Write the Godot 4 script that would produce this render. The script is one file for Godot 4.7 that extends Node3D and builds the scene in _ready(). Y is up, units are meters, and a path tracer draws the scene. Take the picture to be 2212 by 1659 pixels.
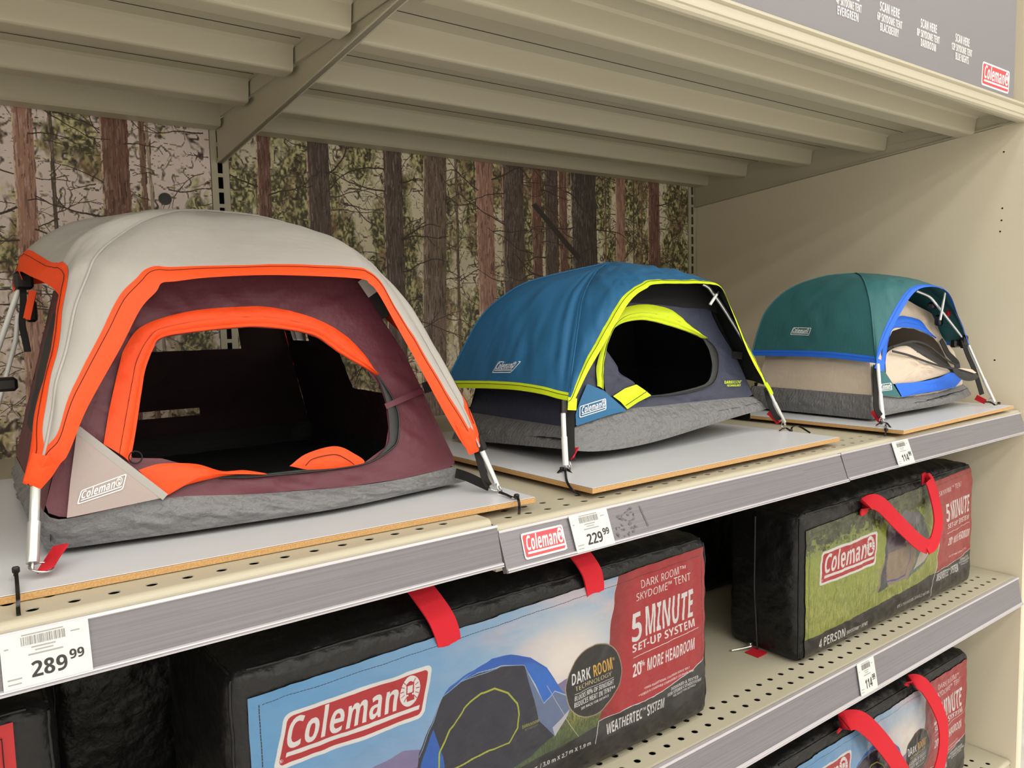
extends Node3D
# A shelf bay in a shop: three miniature display tents on boards, bagged tents below.
# World: x along the shelf (0 = upright between the bays, 1.22 = end panel), y up from the display deck, z from the back panel to the aisle.

var M := {}
var used := {}
var wn := FastNoiseLite.new()      # cloth wrinkles
var gl := {}                       # glyph cache
var cap_unit := 0.0
var base_unit := 0.0
var img: Image                     # the print being drawn
var ppm := 1.0                     # its pixels per millimetre

func _ready() -> void:
	# ---- camera
	var cam := Camera3D.new()
	cam.name = "camera"
	cam.fov = 52.1666
	cam.transform = Transform3D(Basis(Vector3.UP, -0.64360) * Basis(Vector3.RIGHT, -0.0876) * Basis(Vector3.BACK, -0.0237), Vector3(-0.42379, 0.20037, 1.3724))
	cam.near = 0.02
	add_child(cam)
	cam.current = true
	# ---- surroundings and exposure
	var we := WorldEnvironment.new()
	we.name = "world_environment"
	var en := Environment.new()
	en.background_mode = Environment.BG_COLOR
	en.background_color = Color(0.75, 0.74, 0.72)
	en.background_energy_multiplier = 0.3
	en.tonemap_mode = Environment.TONE_MAPPER_LINEAR
	en.tonemap_exposure = 0.95
	en.sdfgi_enabled = true
	en.ssao_enabled = true
	en.ssil_enabled = true
	we.environment = en
	add_child(we)
	# ---- light: rows of ceiling lamps over the aisles
	for zr in [[1.7, 1.7], [3.2, 4.2], [4.8, 5.8], [6.4, 7.0], [8.2, 7.6]]:
		for xr in [-4.4, 0.0, 4.4]:
			ceiling_lamp(Vector3(xr, 2.86, zr[0]), zr[1])
	materials()
	store()
	fixture()
	mural()
	signs()
	boards()
	tent_white()
	tent_blue()
	tent_green()
	bags()

func ceiling_lamp(at: Vector3, energy: float) -> void:
	var t := thing("ceiling_lamp", "long white ceiling lamp with a glowing diffuser above the shop aisle", "lamp", at, "ceiling lamps over the aisles")
	var body := mat("lamp_body", Color8(235, 235, 232), 0.5)
	commit("housing", box(at + Vector3(0, 0.05, 0), Vector3(3.7, 0.09, 0.58), 0.01), body, t)
	var glow := mat("lamp_glow", Color8(250, 246, 236), 0.6)
	glow.emission_enabled = true
	glow.emission = Color(1.0, 0.99, 0.972)
	glow.emission_energy_multiplier = 1.0
	commit("diffuser", box(at + Vector3(0, -0.003, 0), Vector3(3.6, 0.012, 0.50), 0.003), glow, t)
	var l := AreaLight3D.new()
	l.name = "lamp_light"
	l.area_size = Vector2(3.6, 0.50)
	l.light_color = Color(1.0, 0.99, 0.972)
	l.light_energy = energy
	l.set("area_range", 20.0)
	l.set("area_attenuation", 2.0)
	l.shadow_enabled = true
	l.rotation = Vector3(-PI / 2, 0, 0)
	t.add_child(l)
	l.position = Vector3(0, -0.02, 0)

# ------------------------------------------------------------------ naming
func numbered(n: String) -> String:
	var k: int = used.get(n, 0)
	used[n] = k + 1
	return n if k == 0 else "%s_%03d" % [n, k]

func thing(called: String, label: String, category: String, at: Vector3, group := "") -> Node3D:
	var o := Node3D.new()
	o.name = numbered(called)
	add_child(o)
	o.position = at
	tag(o, label, category, group)
	return o

func tag(o: Node3D, label: String, category: String, group := "") -> void:
	o.set_meta("label", label)
	o.set_meta("category", category)
	if group != "":
		o.set_meta("group", group)

# meshes are given in world coordinates and moved under the thing's own base
func commit(called: String, mesh: Mesh, m: Material, parent: Node3D = self, label := "") -> MeshInstance3D:
	var o := MeshInstance3D.new()
	o.mesh = mesh
	o.material_override = m
	if parent == self:
		o.name = numbered(called)
		add_child(o)
	else:
		o.name = called
		parent.add_child(o, true)
		if not parent is MeshInstance3D:
			o.position = -parent.position
	if label != "":
		o.set_meta("label", label)
	return o

func struct(called: String, mesh: Mesh, m: Material, label := "") -> MeshInstance3D:
	var o := commit(called, mesh, m)
	o.set_meta("kind", "structure")
	if label != "":
		o.set_meta("label", label)
	return o

# ------------------------------------------------------------------ materials
func mat(n: String, c: Color, rough := 0.6, metal := 0.0) -> StandardMaterial3D:
	if M.has(n):
		return M[n]
	var m := StandardMaterial3D.new()
	m.resource_name = n
	m.albedo_color = c
	m.roughness = rough
	m.metallic = metal
	m.cull_mode = BaseMaterial3D.CULL_DISABLED
	M[n] = m
	return m

func noise_tex(freq: float, seed_: int, normal := false, strength := 4.0, type := FastNoiseLite.TYPE_SIMPLEX, size := 512, ramp: Gradient = null) -> NoiseTexture2D:
	var n := FastNoiseLite.new()
	n.noise_type = type
	n.frequency = freq
	n.seed = seed_
	n.fractal_octaves = 4
	var t := NoiseTexture2D.new()
	t.width = size
	t.height = size
	t.seamless = true
	t.noise = n
	if normal:
		t.as_normal_map = true
		t.bump_strength = strength
	if ramp:
		t.color_ramp = ramp
	return t

func ramp(a: Color, b: Color) -> Gradient:
	var g := Gradient.new()
	g.set_color(0, a)
	g.set_color(1, b)
	return g

func cloth(n: String, c: Color, nt: Texture2D, ns: float, rough := 0.62) -> StandardMaterial3D:
	var m := mat(n, c, rough)
	m.normal_enabled = true
	m.normal_texture = nt
	m.normal_scale = ns
	m.metallic_specular = 0.42
	return m

func materials() -> void:
	wn.noise_type = FastNoiseLite.TYPE_SIMPLEX_SMOOTH
	wn.frequency = 1.0
	wn.fractal_octaves = 2
	wn.seed = 7
	var crink := noise_tex(0.012, 3, true, 5.0)
	var tarp := noise_tex(0.02, 11, true, 9.0, FastNoiseLite.TYPE_PERLIN)
	var orange_peel := noise_tex(0.09, 5, true, 1.2)
	var cm := mat("cream_paint", Color8(186, 179, 157), 0.42)
	cm.normal_enabled = true
	cm.normal_texture = orange_peel
	cm.normal_scale = 0.12
	cm.uv1_triplanar = true
	cm.uv1_world_triplanar = true
	cm.uv1_scale = Vector3(4, 4, 4)
	var pn := mat("panel_paint", Color8(224, 214, 191), 0.55)
	pn.normal_enabled = true
	pn.normal_texture = orange_peel
	pn.normal_scale = 0.2
	pn.uv1_triplanar = true
	pn.uv1_world_triplanar = true
	pn.uv1_scale = Vector3(5, 5, 5)
	mat("dark_panel", Color8(38, 34, 30), 0.7)  # on the lower back panels this colour holds the shade under the shelf
	mat("dark", Color8(12, 11, 11), 0.8)
	mat("laminate", Color8(208, 210, 213), 0.32)
	var mdf := mat("mdf", Color8(255, 255, 255), 0.8)
	mdf.albedo_texture = noise_tex(0.08, 21, false, 1.0, FastNoiseLite.TYPE_SIMPLEX, 256, ramp(Color8(176, 134, 84), Color8(206, 166, 112)))
	mdf.uv1_triplanar = true
	mdf.uv1_scale = Vector3(18, 18, 18)
	# brushed rail: streaks along x
	var st := Image.create(512, 128, false, Image.FORMAT_RGB8)
	var rng := RandomNumberGenerator.new()
	rng.seed = 4
	st.fill(Color8(121, 117, 124))
	for i in 900:
		var g := 0.465 + rng.randf_range(-0.022, 0.03)
		var c := Color(g * 1.0, g * 0.975, g * 1.02)
		st.fill_rect(Rect2i(rng.randi_range(-200, 500), rng.randi_range(0, 127), rng.randi_range(160, 700), 1), c)
	var rt := ImageTexture.create_from_image(st)
	var rail := mat("rail_grey", Color(1, 1, 1), 0.33, 0.25)
	rail.albedo_texture = rt
	mat("clear_lip", Color8(186, 182, 186), 0.25, 0.1)
	mat("card_white", Color8(208, 209, 205), 0.5)
	mat("sign_grey", Color8(124, 121, 125), 0.5)
	var pr := mat("print", Color(1, 1, 1), 0.5)
	pr.vertex_color_use_as_albedo = true
	var pg := mat("print_cloth", Color(1, 1, 1), 0.7)
	pg.vertex_color_use_as_albedo = true
	# cloths
	cloth("fly_white", Color8(166, 162, 157), crink, 0.35, 0.6)
	cloth("orange", Color8(240, 74, 20), crink, 0.4, 0.6)
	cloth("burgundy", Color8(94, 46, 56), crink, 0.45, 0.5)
	cloth("burgundy_shaded", Color8(34, 13, 17), crink, 0.5, 0.7)  # burgundy with the gloom inside the tent put into the colour
	cloth("blue", Color8(42, 102, 146), crink, 0.45, 0.5)
	cloth("lime", Color8(206, 226, 32), crink, 0.35, 0.6)
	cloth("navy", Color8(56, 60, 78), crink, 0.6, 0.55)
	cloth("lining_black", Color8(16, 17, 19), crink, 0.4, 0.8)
	cloth("green", Color8(50, 104, 108), crink, 0.5, 0.55)
	cloth("bright_blue", Color8(42, 108, 222), crink, 0.4, 0.6)
	cloth("taupe", Color8(206, 190, 172), crink, 0.5, 0.65)
	cloth("tarp", Color8(112, 112, 114), tarp, 1.3, 0.36)
	cloth("groundsheet", Color8(13, 13, 14), tarp, 0.5, 0.7)  # darkened to deepen the shade inside the tents
	cloth("bag_black", Color8(17, 17, 18), crink, 0.8, 0.42)
	cloth("red_web", Color8(206, 24, 42), noise_tex(0.2, 9, true, 5.0), 0.7, 0.7)
	cloth("black_web", Color8(26, 25, 25), noise_tex(0.2, 9, true, 5.0), 0.7, 0.7)
	var gs := cloth("gusset_white", Color8(180, 166, 160, 200), crink, 0.3, 0.6)
	gs.transparency = BaseMaterial3D.TRANSPARENCY_ALPHA
	var me := mat("mesh_net", Color8(40, 40, 40, 80), 0.9)
	me.transparency = BaseMaterial3D.TRANSPARENCY_ALPHA
	mat("mesh_dark", Color8(54, 54, 54), 0.9)
	mat("mesh_grey", Color8(120, 108, 96), 0.9)
	mat("thread_dark", Color8(60, 24, 20), 0.9)
	mat("thread_black", Color8(24, 24, 24), 0.9)
	mat("thread_white", Color8(220, 215, 210), 0.9)
	mat("zip_black", Color8(30, 31, 31), 0.55)
	mat("plastic_black", Color8(18, 18, 18), 0.3)
	mat("steel", Color8(205, 205, 205), 0.22, 0.95)
	mat("alu", Color8(226, 229, 230), 0.28, 0.75)
	mat("pole_white", Color8(228, 230, 228), 0.4, 0.1)

# ------------------------------------------------------------------ geometry
func T(a: Array) -> PackedVector3Array:      # tenths of a millimetre to metres
	var r := PackedVector3Array()
	for i in range(0, a.size(), 3):
		r.append(Vector3(a[i], a[i + 1], a[i + 2]) * 1e-4)
	return r

func cr(p: PackedVector3Array, u: float) -> Vector3:   # Catmull-Rom at the index u
	var n := p.size()
	var i := clampi(int(floor(u)), 0, n - 2)
	var f := u - i
	var a := p[i]
	var b := p[i + 1]
	var z: Vector3 = p[i - 1] if i > 0 else a * 2.0 - b
	var c: Vector3 = p[i + 2] if i + 2 < n else b * 2.0 - a
	return 0.5 * (2.0 * a + (b - z) * f + (2.0 * z - 5.0 * a + 4.0 * b - c) * f * f + (3.0 * a - z - 3.0 * b + c) * f * f * f)

func resample(p: PackedVector3Array, n: int, smooth := true) -> PackedVector3Array:   # n points evenly along the curve
	var fine := PackedVector3Array()
	var k := 12 if smooth else 1
	for i in (p.size() - 1) * k + 1:
		fine.append(cr(p, float(i) / k) if smooth else p[i])
	var len := PackedFloat32Array([0.0])
	for i in range(1, fine.size()):
		len.append(len[i - 1] + fine[i].distance_to(fine[i - 1]))
	var r := PackedVector3Array()
	var j := 0
	for i in n:
		var d: float = len[len.size() - 1] * i / (n - 1)
		while j < len.size() - 2 and len[j + 1] < d:
			j += 1
		var w: float = len[j + 1] - len[j]
		r.append(fine[j].lerp(fine[j + 1], clampf((d - len[j]) / w, 0, 1) if w > 0 else 0.0))
	return r

func begin() -> SurfaceTool:
	var st := SurfaceTool.new()
	st.begin(Mesh.PRIMITIVE_TRIANGLES)
	return st

func done(st: SurfaceTool) -> ArrayMesh:
	st.generate_normals()
	return st.commit()

func quad(st: SurfaceTool, a: Vector3, b: Vector3, c: Vector3, d: Vector3, flat := true) -> void:
	if flat:
		st.set_smooth_group(-1)
	for k in [[a, Vector2(0, 0)], [b, Vector2(1, 0)], [c, Vector2(1, 1)], [a, Vector2(0, 0)], [c, Vector2(1, 1)], [d, Vector2(0, 1)]]:
		st.set_uv(k[1])
		st.add_vertex(k[0])

# a sheet over u, v in 0..1; skip(u, v) leaves cells out
func sheet(st: SurfaceTool, nu: int, nv: int, f, su := 1.0, sv := 1.0, skip = null) -> void:
	st.set_smooth_group(0)
	var g := PackedVector3Array()
	for j in nv + 1:
		for i in nu + 1:
			g.append(f.call(float(i) / nu, float(j) / nv))
	for j in nv:
		for i in nu:
			if skip != null and skip.call((i + 0.5) / nu, (j + 0.5) / nv):
				continue
			var o := j * (nu + 1) + i
			for k in [[0, 0], [1, 0], [1, 1], [0, 0], [1, 1], [0, 1]]:
				st.set_uv(Vector2((i + k[0]) * su / nu, (j + k[1]) * sv / nv))
				st.add_vertex(g[o + k[0] + k[1] * (nu + 1)])

func sheet_mesh(nu: int, nv: int, f, su := 1.0, sv := 1.0, skip = null) -> ArrayMesh:
	var st := begin()
	sheet(st, nu, nv, f, su, sv, skip)
	return done(st)

func add_box(st: SurfaceTool, c: Vector3, s: Vector3, b := 0.0) -> void:
	st.set_smooth_group(-1)
	var h := s / 2.0
	b = minf(b, minf(h.x, minf(h.y, h.z)) * 0.95)
	if b <= 0.0:
		b = 0.00001
	var X := [h.x - b, h.x]
	# six faces, twelve edge chamfers, eight corners
	for ax in 3:
		for sg in [-1.0, 1.0]:
			var p := []
			for q in [[-1, -1], [1, -1], [1, 1], [-1, 1]]:
				var v := Vector3.ZERO
				v[ax] = sg * h[ax]
				v[(ax + 1) % 3] = q[0] * (h[(ax + 1) % 3] - b)
				v[(ax + 2) % 3] = q[1] * (h[(ax + 2) % 3] - b)
				p.append(c + v)
			if sg > 0:
				quad(st, p[3], p[2], p[1], p[0])
			else:
				quad(st, p[0], p[1], p[2], p[3])
	if b < 0.0001:
		return
	for ax in 3:
		var a1 := (ax + 1) % 3
		var a2 := (ax + 2) % 3
		for s1 in [-1.0, 1.0]:
			for s2 in [-1.0, 1.0]:
				var p := []
				for q in [[-1, 0], [1, 0], [1, 1], [-1, 1]]:
					var v := Vector3.ZERO
					v[ax] = q[0] * (h[ax] - b)
					v[a1] = s1 * (h[a1] - (b if q[1] == 1 else 0.0))
					v[a2] = s2 * (h[a2] - (0.0 if q[1] == 1 else b))
					p.append(c + v)
				if s1 * s2 > 0:
					quad(st, p[3], p[2], p[1], p[0])
				else:
					quad(st, p[0], p[1], p[2], p[3])
	for sx in [-1.0, 1.0]:
		for sy in [-1.0, 1.0]:
			for sz in [-1.0, 1.0]:
				var p := []
				for k in 3:
					var v := Vector3(sx * (h.x - b), sy * (h.y - b), sz * (h.z - b))
					v[k] = [sx, sy, sz][k] * h[k]
					p.append(c + v)
				if sx * sy * sz < 0:
					p.reverse()
				for v in [p[2], p[1], p[0]]:
					st.set_uv(Vector2.ZERO)
					st.add_vertex(v)

func box(c: Vector3, s: Vector3, b := 0.001) -> ArrayMesh:
	var st := begin()
	add_box(st, c, s, b)
	return done(st)

func add_tube(st: SurfaceTool, path: PackedVector3Array, r: float, sides := 8, cap := true) -> void:
	st.set_smooth_group(0)
	var rings := []
	var n := path.size()
	var up := Vector3(0.31, 0.9, 0.27)
	for i in n:
		var d := (path[mini(i + 1, n - 1)] - path[maxi(i - 1, 0)]).normalized()
		if absf(d.dot(up)) > 0.98:
			up = Vector3(0.9, 0.1, 0.3)
		var a := d.cross(up).normalized()
		var b := d.cross(a).normalized()
		up = -b
		up = a.cross(d) if a.cross(d).dot(up) > 0 else -a.cross(d)
		var ring := PackedVector3Array()
		for k in sides:
			var w := TAU * k / sides
			ring.append(path[i] + (a * cos(w) + b * sin(w)) * r)
		rings.append(ring)
	for i in n - 1:
		for k in sides:
			var k2 := (k + 1) % sides
			var q := [rings[i][k], rings[i + 1][k], rings[i + 1][k2], rings[i][k2]]
			for m in [0, 2, 1, 0, 3, 2]:
				st.set_uv(Vector2(float(i) / n, float(k) / sides))
				st.add_vertex(q[m])
	if cap:
		st.set_smooth_group(-1)
		for e in [0, n - 1]:
			for k in sides:
				var tri := [path[e], rings[e][k], rings[e][(k + 1) % sides]]
				if e == 0:
					tri.reverse()
				for v in tri:
					st.set_uv(Vector2.ZERO)
					st.add_vertex(v)

func tube(path: PackedVector3Array, r: float, sides := 8) -> ArrayMesh:
	var st := begin()
	add_tube(st, path, r, sides)
	return done(st)

func V(a) -> PackedVector3Array:
	return PackedVector3Array(a)

# a flat band of webbing along a path; side is its width direction
func ribbon(path: PackedVector3Array, w: float, th: float, side: Vector3, n := 24, twist := 0.0) -> ArrayMesh:
	var p := resample(path, n)
	var st := begin()
	st.set_smooth_group(0)
	var L := []
	for i in n:
		var d := (p[mini(i + 1, n - 1)] - p[maxi(i - 1, 0)]).normalized()
		var s := (side - d * side.dot(d)).normalized().rotated(d, twist * i / n)
		var t := d.cross(s).normalized()
		L.append([p[i] - s * w / 2 - t * th / 2, p[i] + s * w / 2 - t * th / 2, p[i] + s * w / 2 + t * th / 2, p[i] - s * w / 2 + t * th / 2])
	for i in n - 1:
		for k in 4:
			st.set_smooth_group(k + 1)
			var q := [L[i][k], L[i][(k + 1) % 4], L[i + 1][(k + 1) % 4], L[i + 1][k]]
			for m in [0, 1, 2, 0, 2, 3]:
				st.set_uv(Vector2(float(i + (1 if m > 1 else 0)) / n * 4.0, float(m % 2)))
				st.add_vertex(q[m])
	quad(st, L[0][3], L[0][2], L[0][1], L[0][0])
	quad(st, L[n - 1][0], L[n - 1][1], L[n - 1][2], L[n - 1][3])
	return done(st)

func ring(c: Vector3, nrm: Vector3, R: float, r: float) -> ArrayMesh:
	var a := nrm.cross(Vector3(0.3, 0.5, 0.8)).normalized()
	var b := nrm.cross(a).normalized()
	var p := PackedVector3Array()
	for i in 25:
		p.append(c + (a * cos(TAU * i / 24) + b * sin(TAU * i / 24)) * R)
	return tube(p, r, 7)

# a profile of (z, y) points pulled along x
func extrude_x(pr: Array, x0: float, x1: float, closed := true) -> ArrayMesh:
	var st := begin()
	var n := pr.size()
	var acc := 0.0
	for i in (n if closed else n - 1):
		var a: Vector2 = pr[i]
		var b: Vector2 = pr[(i + 1) % n]
		st.set_smooth_group(-1)
		var p := [Vector3(x0, a.y, a.x), Vector3(x1, a.y, a.x), Vector3(x1, b.y, b.x), Vector3(x0, b.y, b.x)]
		var l := a.distance_to(b)
		var uv := [Vector2(x0 * 2, acc * 12), Vector2(x1 * 2, acc * 12), Vector2(x1 * 2, (acc + l) * 12), Vector2(x0 * 2, (acc + l) * 12)]
		acc += l
		for m in [0, 2, 1, 0, 3, 2]:
			st.set_uv(uv[m])
			st.add_vertex(p[m])
	if closed:
		var pl := PackedVector2Array(pr)
		var tr := Geometry2D.triangulate_polygon(pl)
		for x in [x0, x1]:
			for k in tr:
				st.set_uv(Vector2.ZERO)
				st.add_vertex(Vector3(x, pl[k].y, pl[k].x))
	return done(st)

# a closed outline filled from its middle, puffed out by h along nrm
func patch(outline: PackedVector3Array, nrm: Vector3, lift: float, h: float, n := 72, smooth := false, rings := 7, wob := 0.0) -> ArrayMesh:
	var cl := PackedVector3Array(outline)
	cl.append(outline[0])
	var p := resample(cl, n + 1, smooth)
	var c := Vector3.ZERO
	for i in n:
		c += p[i] / n
	nrm = nrm.normalized()
	var f := func(u, v):
		var e := p[int(round(u * n))]
		var q := e.lerp(c, v)
		return q + nrm * (lift + h * (1.0 - (1.0 - v) * (1.0 - v)) + wob * wn.get_noise_3dv(q * 60.0) * v)
	return sheet_mesh(n, rings, f, 3.0, 1.0)

func strip(a: PackedVector3Array, b: PackedVector3Array, n: int, m: int, nrm: Vector3, lift: float, bulge := 0.0, smooth := true, wob := 0.0, fr := 60.0) -> ArrayMesh:
	var p := resample(a, n + 1, smooth)
	var q := resample(b, n + 1, smooth)
	var len := 0.0
	for i in n:
		len += p[i].distance_to(p[i + 1])
	var f := func(u, v):
		var i := int(round(u * n))
		var x := p[i].lerp(q[i], v)
		return x + nrm * (lift + bulge * 4.0 * v * (1.0 - v) + wob * wn.get_noise_3dv(x * fr))
	return sheet_mesh(n, m, f, len * 10.0, p[n / 2].distance_to(q[n / 2]) * 10.0)

func hit(poly: PackedVector3Array, c: Vector3, ang: float) -> Vector3:   # where the ray from c at ang (in x, y) leaves the outline
	var d := Vector2(cos(ang), sin(ang))
	var best := poly[0]
	var far := -1.0
	var n := poly.size()
	for i in n:
		var a := Vector2(poly[i].x - c.x, poly[i].y - c.y)
		var b := Vector2(poly[(i + 1) % n].x - c.x, poly[(i + 1) % n].y - c.y)
		var e := b - a
		var det := d.x * -e.y + d.y * e.x
		if absf(det) < 1e-12:
			continue
		var t := (a.x * -e.y + a.y * e.x) / det
		var s := (d.x * a.y - d.y * a.x) / det
		if t > far and s >= -0.0001 and s <= 1.0001:
			far = t
			best = poly[i].lerp(poly[(i + 1) % n], clampf(s, 0, 1))
	return best

# a wall with a hole: rings between the outline and the hole
func holed(outer: PackedVector3Array, hole: PackedVector3Array, nrm: Vector3, wob: float, m := 8, n := 200) -> ArrayMesh:
	var c := Vector3.ZERO
	for v in hole:
		c += v / hole.size()
	var A := PackedVector3Array()
	var B := PackedVector3Array()
	for i in n + 1:
		var w := TAU * i / n
		A.append(hit(outer, c, w))
		B.append(hit(hole, c, w))
	var f := func(u, v):
		var i := int(round(u * n))
		var x := A[i].lerp(B[i], v)
		return x + nrm * (wob * sin(PI * v) * wn.get_noise_3dv(Vector3(x.x * 26, x.y * 50 + x.x * 20, 3.0)))
	return sheet_mesh(n, m, f, 12.0, 1.0)

# cloth between an edge E (from the front tip to the other tip) and two ridge poles that meet at the top
func gore(E: PackedVector3Array, RA: PackedVector3Array, RB: PackedVector3Array, ia: float, ib: float, ka: float, kb: float, bulge: float, C: Vector3, wr := 0.0, ws := Vector3(30, 12, 30), ta := 0.3):
	return func(t: float, s: float, lift: float, w: float) -> Vector3:
		var e: Vector3
		var r: Vector3
		var nA := RA.size() - 1.0
		var nB := RB.size() - 1.0
		if t < ta:
			e = cr(E, lerpf(0, ia, t / ta))
			r = cr(RA, lerpf(0, ka, t / ta))
		elif t <= 1.0 - ta:
			var f := (t - ta) / (1.0 - 2.0 * ta)
			e = cr(E, lerpf(ia, ib, f))
			r = cr(RA, lerpf(ka, nA, f * 2)) if f < 0.5 else cr(RB, lerpf(nB, kb, f * 2 - 1))
		else:
			e = cr(E, lerpf(ib, E.size() - 1.0, (t - 1.0 + ta) / ta))
			r = cr(RB, lerpf(kb, 0, (t - 1.0 + ta) / ta))
		var L := maxf(e.distance_to(r), 0.0005)
		var q: float = s
		if w > 0.0:
			q = s * minf(w / L, 1.0)
		elif w < 0.0:
			q = lerpf(minf(-w / L, 1.0), 1.0, s)
		var p := e.lerp(r, q)
		var d := (p - C).normalized()
		p += d * (bulge * 4.0 * q * (1.0 - q) * minf(L / 0.1, 1.0) + lift)
		if wr > 0.0:
			p += d * wr * minf(L / 0.06, 1.0) * (0.06 + 0.94 * smoothstep(0.0, 0.35, q)) * (1.0 - q * 0.6) * wn.get_noise_3dv(p * ws)
		return p

# cloth stretched across from one ridge pole to the other, from the hem E up to the top
func span(E: PackedVector3Array, RA: PackedVector3Array, RB: PackedVector3Array, bulge: float, C: Vector3, wr := 0.0, ws := Vector3(30, 12, 30), fold := 0.0):
	var a := resample(RA, 41)
	var b := resample(RB, 41)
	var e0 := E[0]
	var e1 := E[E.size() - 1]
	var len := 0.0
	for i in 40:
		len += a[i].distance_to(a[i + 1])
	return func(t: float, s: float, lift: float, w: float) -> Vector3:
		var q: float = s
		if w > 0.0:
			q = s * w / len
		elif w < 0.0:
			q = lerpf(-w / len, 1.0, s)
		var p := cr(a, q * 40.0).lerp(cr(b, q * 40.0), t)
		p += (cr(E, t * (E.size() - 1.0)) - e0.lerp(e1, t)) * (1.0 - q) * (1.0 - q)
		var d := (p - C).normalized()
		p += d * (bulge * 4.0 * t * (1.0 - t) * smoothstep(0.0, 0.25, q) * (1.0 - q) + lift)
		if fold > 0.0:
			# upright folds drawn in beside the front pole
			p += d * fold * sin(PI * minf(t * 3.0, 1.0)) * exp(-t * 5.5) * sin(t * 42.0 + 2.0 * q) * smoothstep(0.0, 0.2, q) * (1.0 - q * q)
		if wr > 0.0:
			p += d * wr * sin(PI * t) * (0.1 + 0.9 * smoothstep(0.0, 0.2, q)) * (1.0 - 0.7 * q) * wn.get_noise_3dv(p * ws)
		return p

func fly_panel(g, w: float, lift := 0.0, nt := 96, ns := 22) -> ArrayMesh:
	return sheet_mesh(nt, ns, func(t, s): return g.call(t, s, lift, -w), 6.0, 2.0)

func fly_trim(g, w: float, lift := 0.0012, nt := 120, t0 := 0.0, t1 := 1.0) -> ArrayMesh:
	return sheet_mesh(nt, 3, func(t, s): return g.call(lerpf(t0, t1, t), s, lift * (0.4 if s < 0.01 or s > 0.99 else 1.0), w), 8.0, 0.4)

func edge_line(g, w: float, at: float, lift: float, r: float, n := 120, t0 := 0.0, t1 := 1.0) -> ArrayMesh:
	var p := PackedVector3Array()
	for i in n + 1:
		p.append(g.call(lerpf(t0, t1, float(i) / n), at, lift, w))
	return tube(p, r, 5)

# ------------------------------------------------------------------ lettering and flat print
func text2d(s: String, x0: float, x1: float, yb: float, cap: float, shear := 0.0, bold := true) -> PackedVector2Array:
	if cap_unit == 0.0:
		cap_unit = 1.0
		var h := glyphs("H", bold)
		var lo := 1e9
		var hi := -1e9
		for v in h:
			lo = minf(lo, v.y)
			hi = maxf(hi, v.y)
		base_unit = lo
		cap_unit = hi - lo
	var g := glyphs(s, bold)
	var a := 1e9
	var b := -1e9
	for v in g:
		a = minf(a, v.x)
		b = maxf(b, v.x)
	var r := PackedVector2Array()
	for v in g:
		var y := (v.y - base_unit) / cap_unit * cap
		r.append(Vector2(lerpf(x0, x1, (v.x - a) / maxf(b - a, 1e-6)) + shear * y, yb + y))
	return r

func glyphs(s: String, bold: bool) -> PackedVector2Array:
	var key := s + str(bold)
	if gl.has(key):
		return gl[key]
	var t := TextMesh.new()
	var f := SystemFont.new()
	f.font_names = PackedStringArray(["Droid Sans"])
	f.font_weight = 700 if bold else 400
	t.font = f
	t.text = s
	t.font_size = 64
	t.pixel_size = 0.01
	t.depth = 0.0
	t.curve_step = 1.5
	var a: Array = t.get_mesh_arrays()
	var r := PackedVector2Array()
	var v: PackedVector3Array = a[Mesh.ARRAY_VERTEX]
	if a[Mesh.ARRAY_INDEX] != null:
		for k in a[Mesh.ARRAY_INDEX]:
			r.append(Vector2(v[k].x, v[k].y))
	else:
		for q in v:
			r.append(Vector2(q.x, q.y))
	gl[key] = r
	return r

func tri2(p: PackedVector2Array) -> PackedVector2Array:
	var r := PackedVector2Array()
	for k in Geometry2D.triangulate_polygon(p):
		r.append(p[k])
	return r

func rect2(x0: float, y0: float, x1: float, y1: float) -> PackedVector2Array:
	return PackedVector2Array([Vector2(x0, y0), Vector2(x1, y0), Vector2(x1, y1), Vector2(x0, y0), Vector2(x1, y1), Vector2(x0, y1)])

func rounded(x0: float, y0: float, x1: float, y1: float, r: float, shear := 0.0) -> PackedVector2Array:
	var p := PackedVector2Array()
	for q in [[x1 - r, y1 - r, 0], [x0 + r, y1 - r, 1], [x0 + r, y0 + r, 2], [x1 - r, y0 + r, 3]]:
		for i in 7:
			var w: float = PI / 2 * (q[2] + i / 6.0)
			var v := Vector2(q[0] + r * cos(w), q[1] + r * sin(w))
			p.append(Vector2(v.x + shear * v.y, v.y))
	return p

func ell(cx: float, cy: float, rx: float, ry: float, n := 32, shear := 0.0) -> PackedVector2Array:
	var p := PackedVector2Array()
	for i in n:
		var v := Vector2(rx * cos(TAU * i / n), ry * sin(TAU * i / n))
		p.append(Vector2(cx + v.x + shear * v.y, cy + v.y))
	return p

func loop2(a: PackedVector2Array, b: PackedVector2Array) -> PackedVector2Array:   # the band between two outlines of as many points
	var r := PackedVector2Array()
	var n := a.size()
	for i in n:
		var j := (i + 1) % n
		r.append_array(PackedVector2Array([a[i], a[j], b[j], a[i], b[j], b[i]]))
	return r

func line2(p: PackedVector2Array, w: float) -> PackedVector2Array:
	var r := PackedVector2Array()
	for i in p.size() - 1:
		var d := (p[i + 1] - p[i]).normalized()
		var o := Vector2(-d.y, d.x) * w / 2
		var e := d * w * 0.3
		r.append_array(PackedVector2Array([p[i] - o - e, p[i + 1] - o + e, p[i + 1] + o + e, p[i] - o - e, p[i + 1] + o + e, p[i] + o - e]))
	return r

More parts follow.
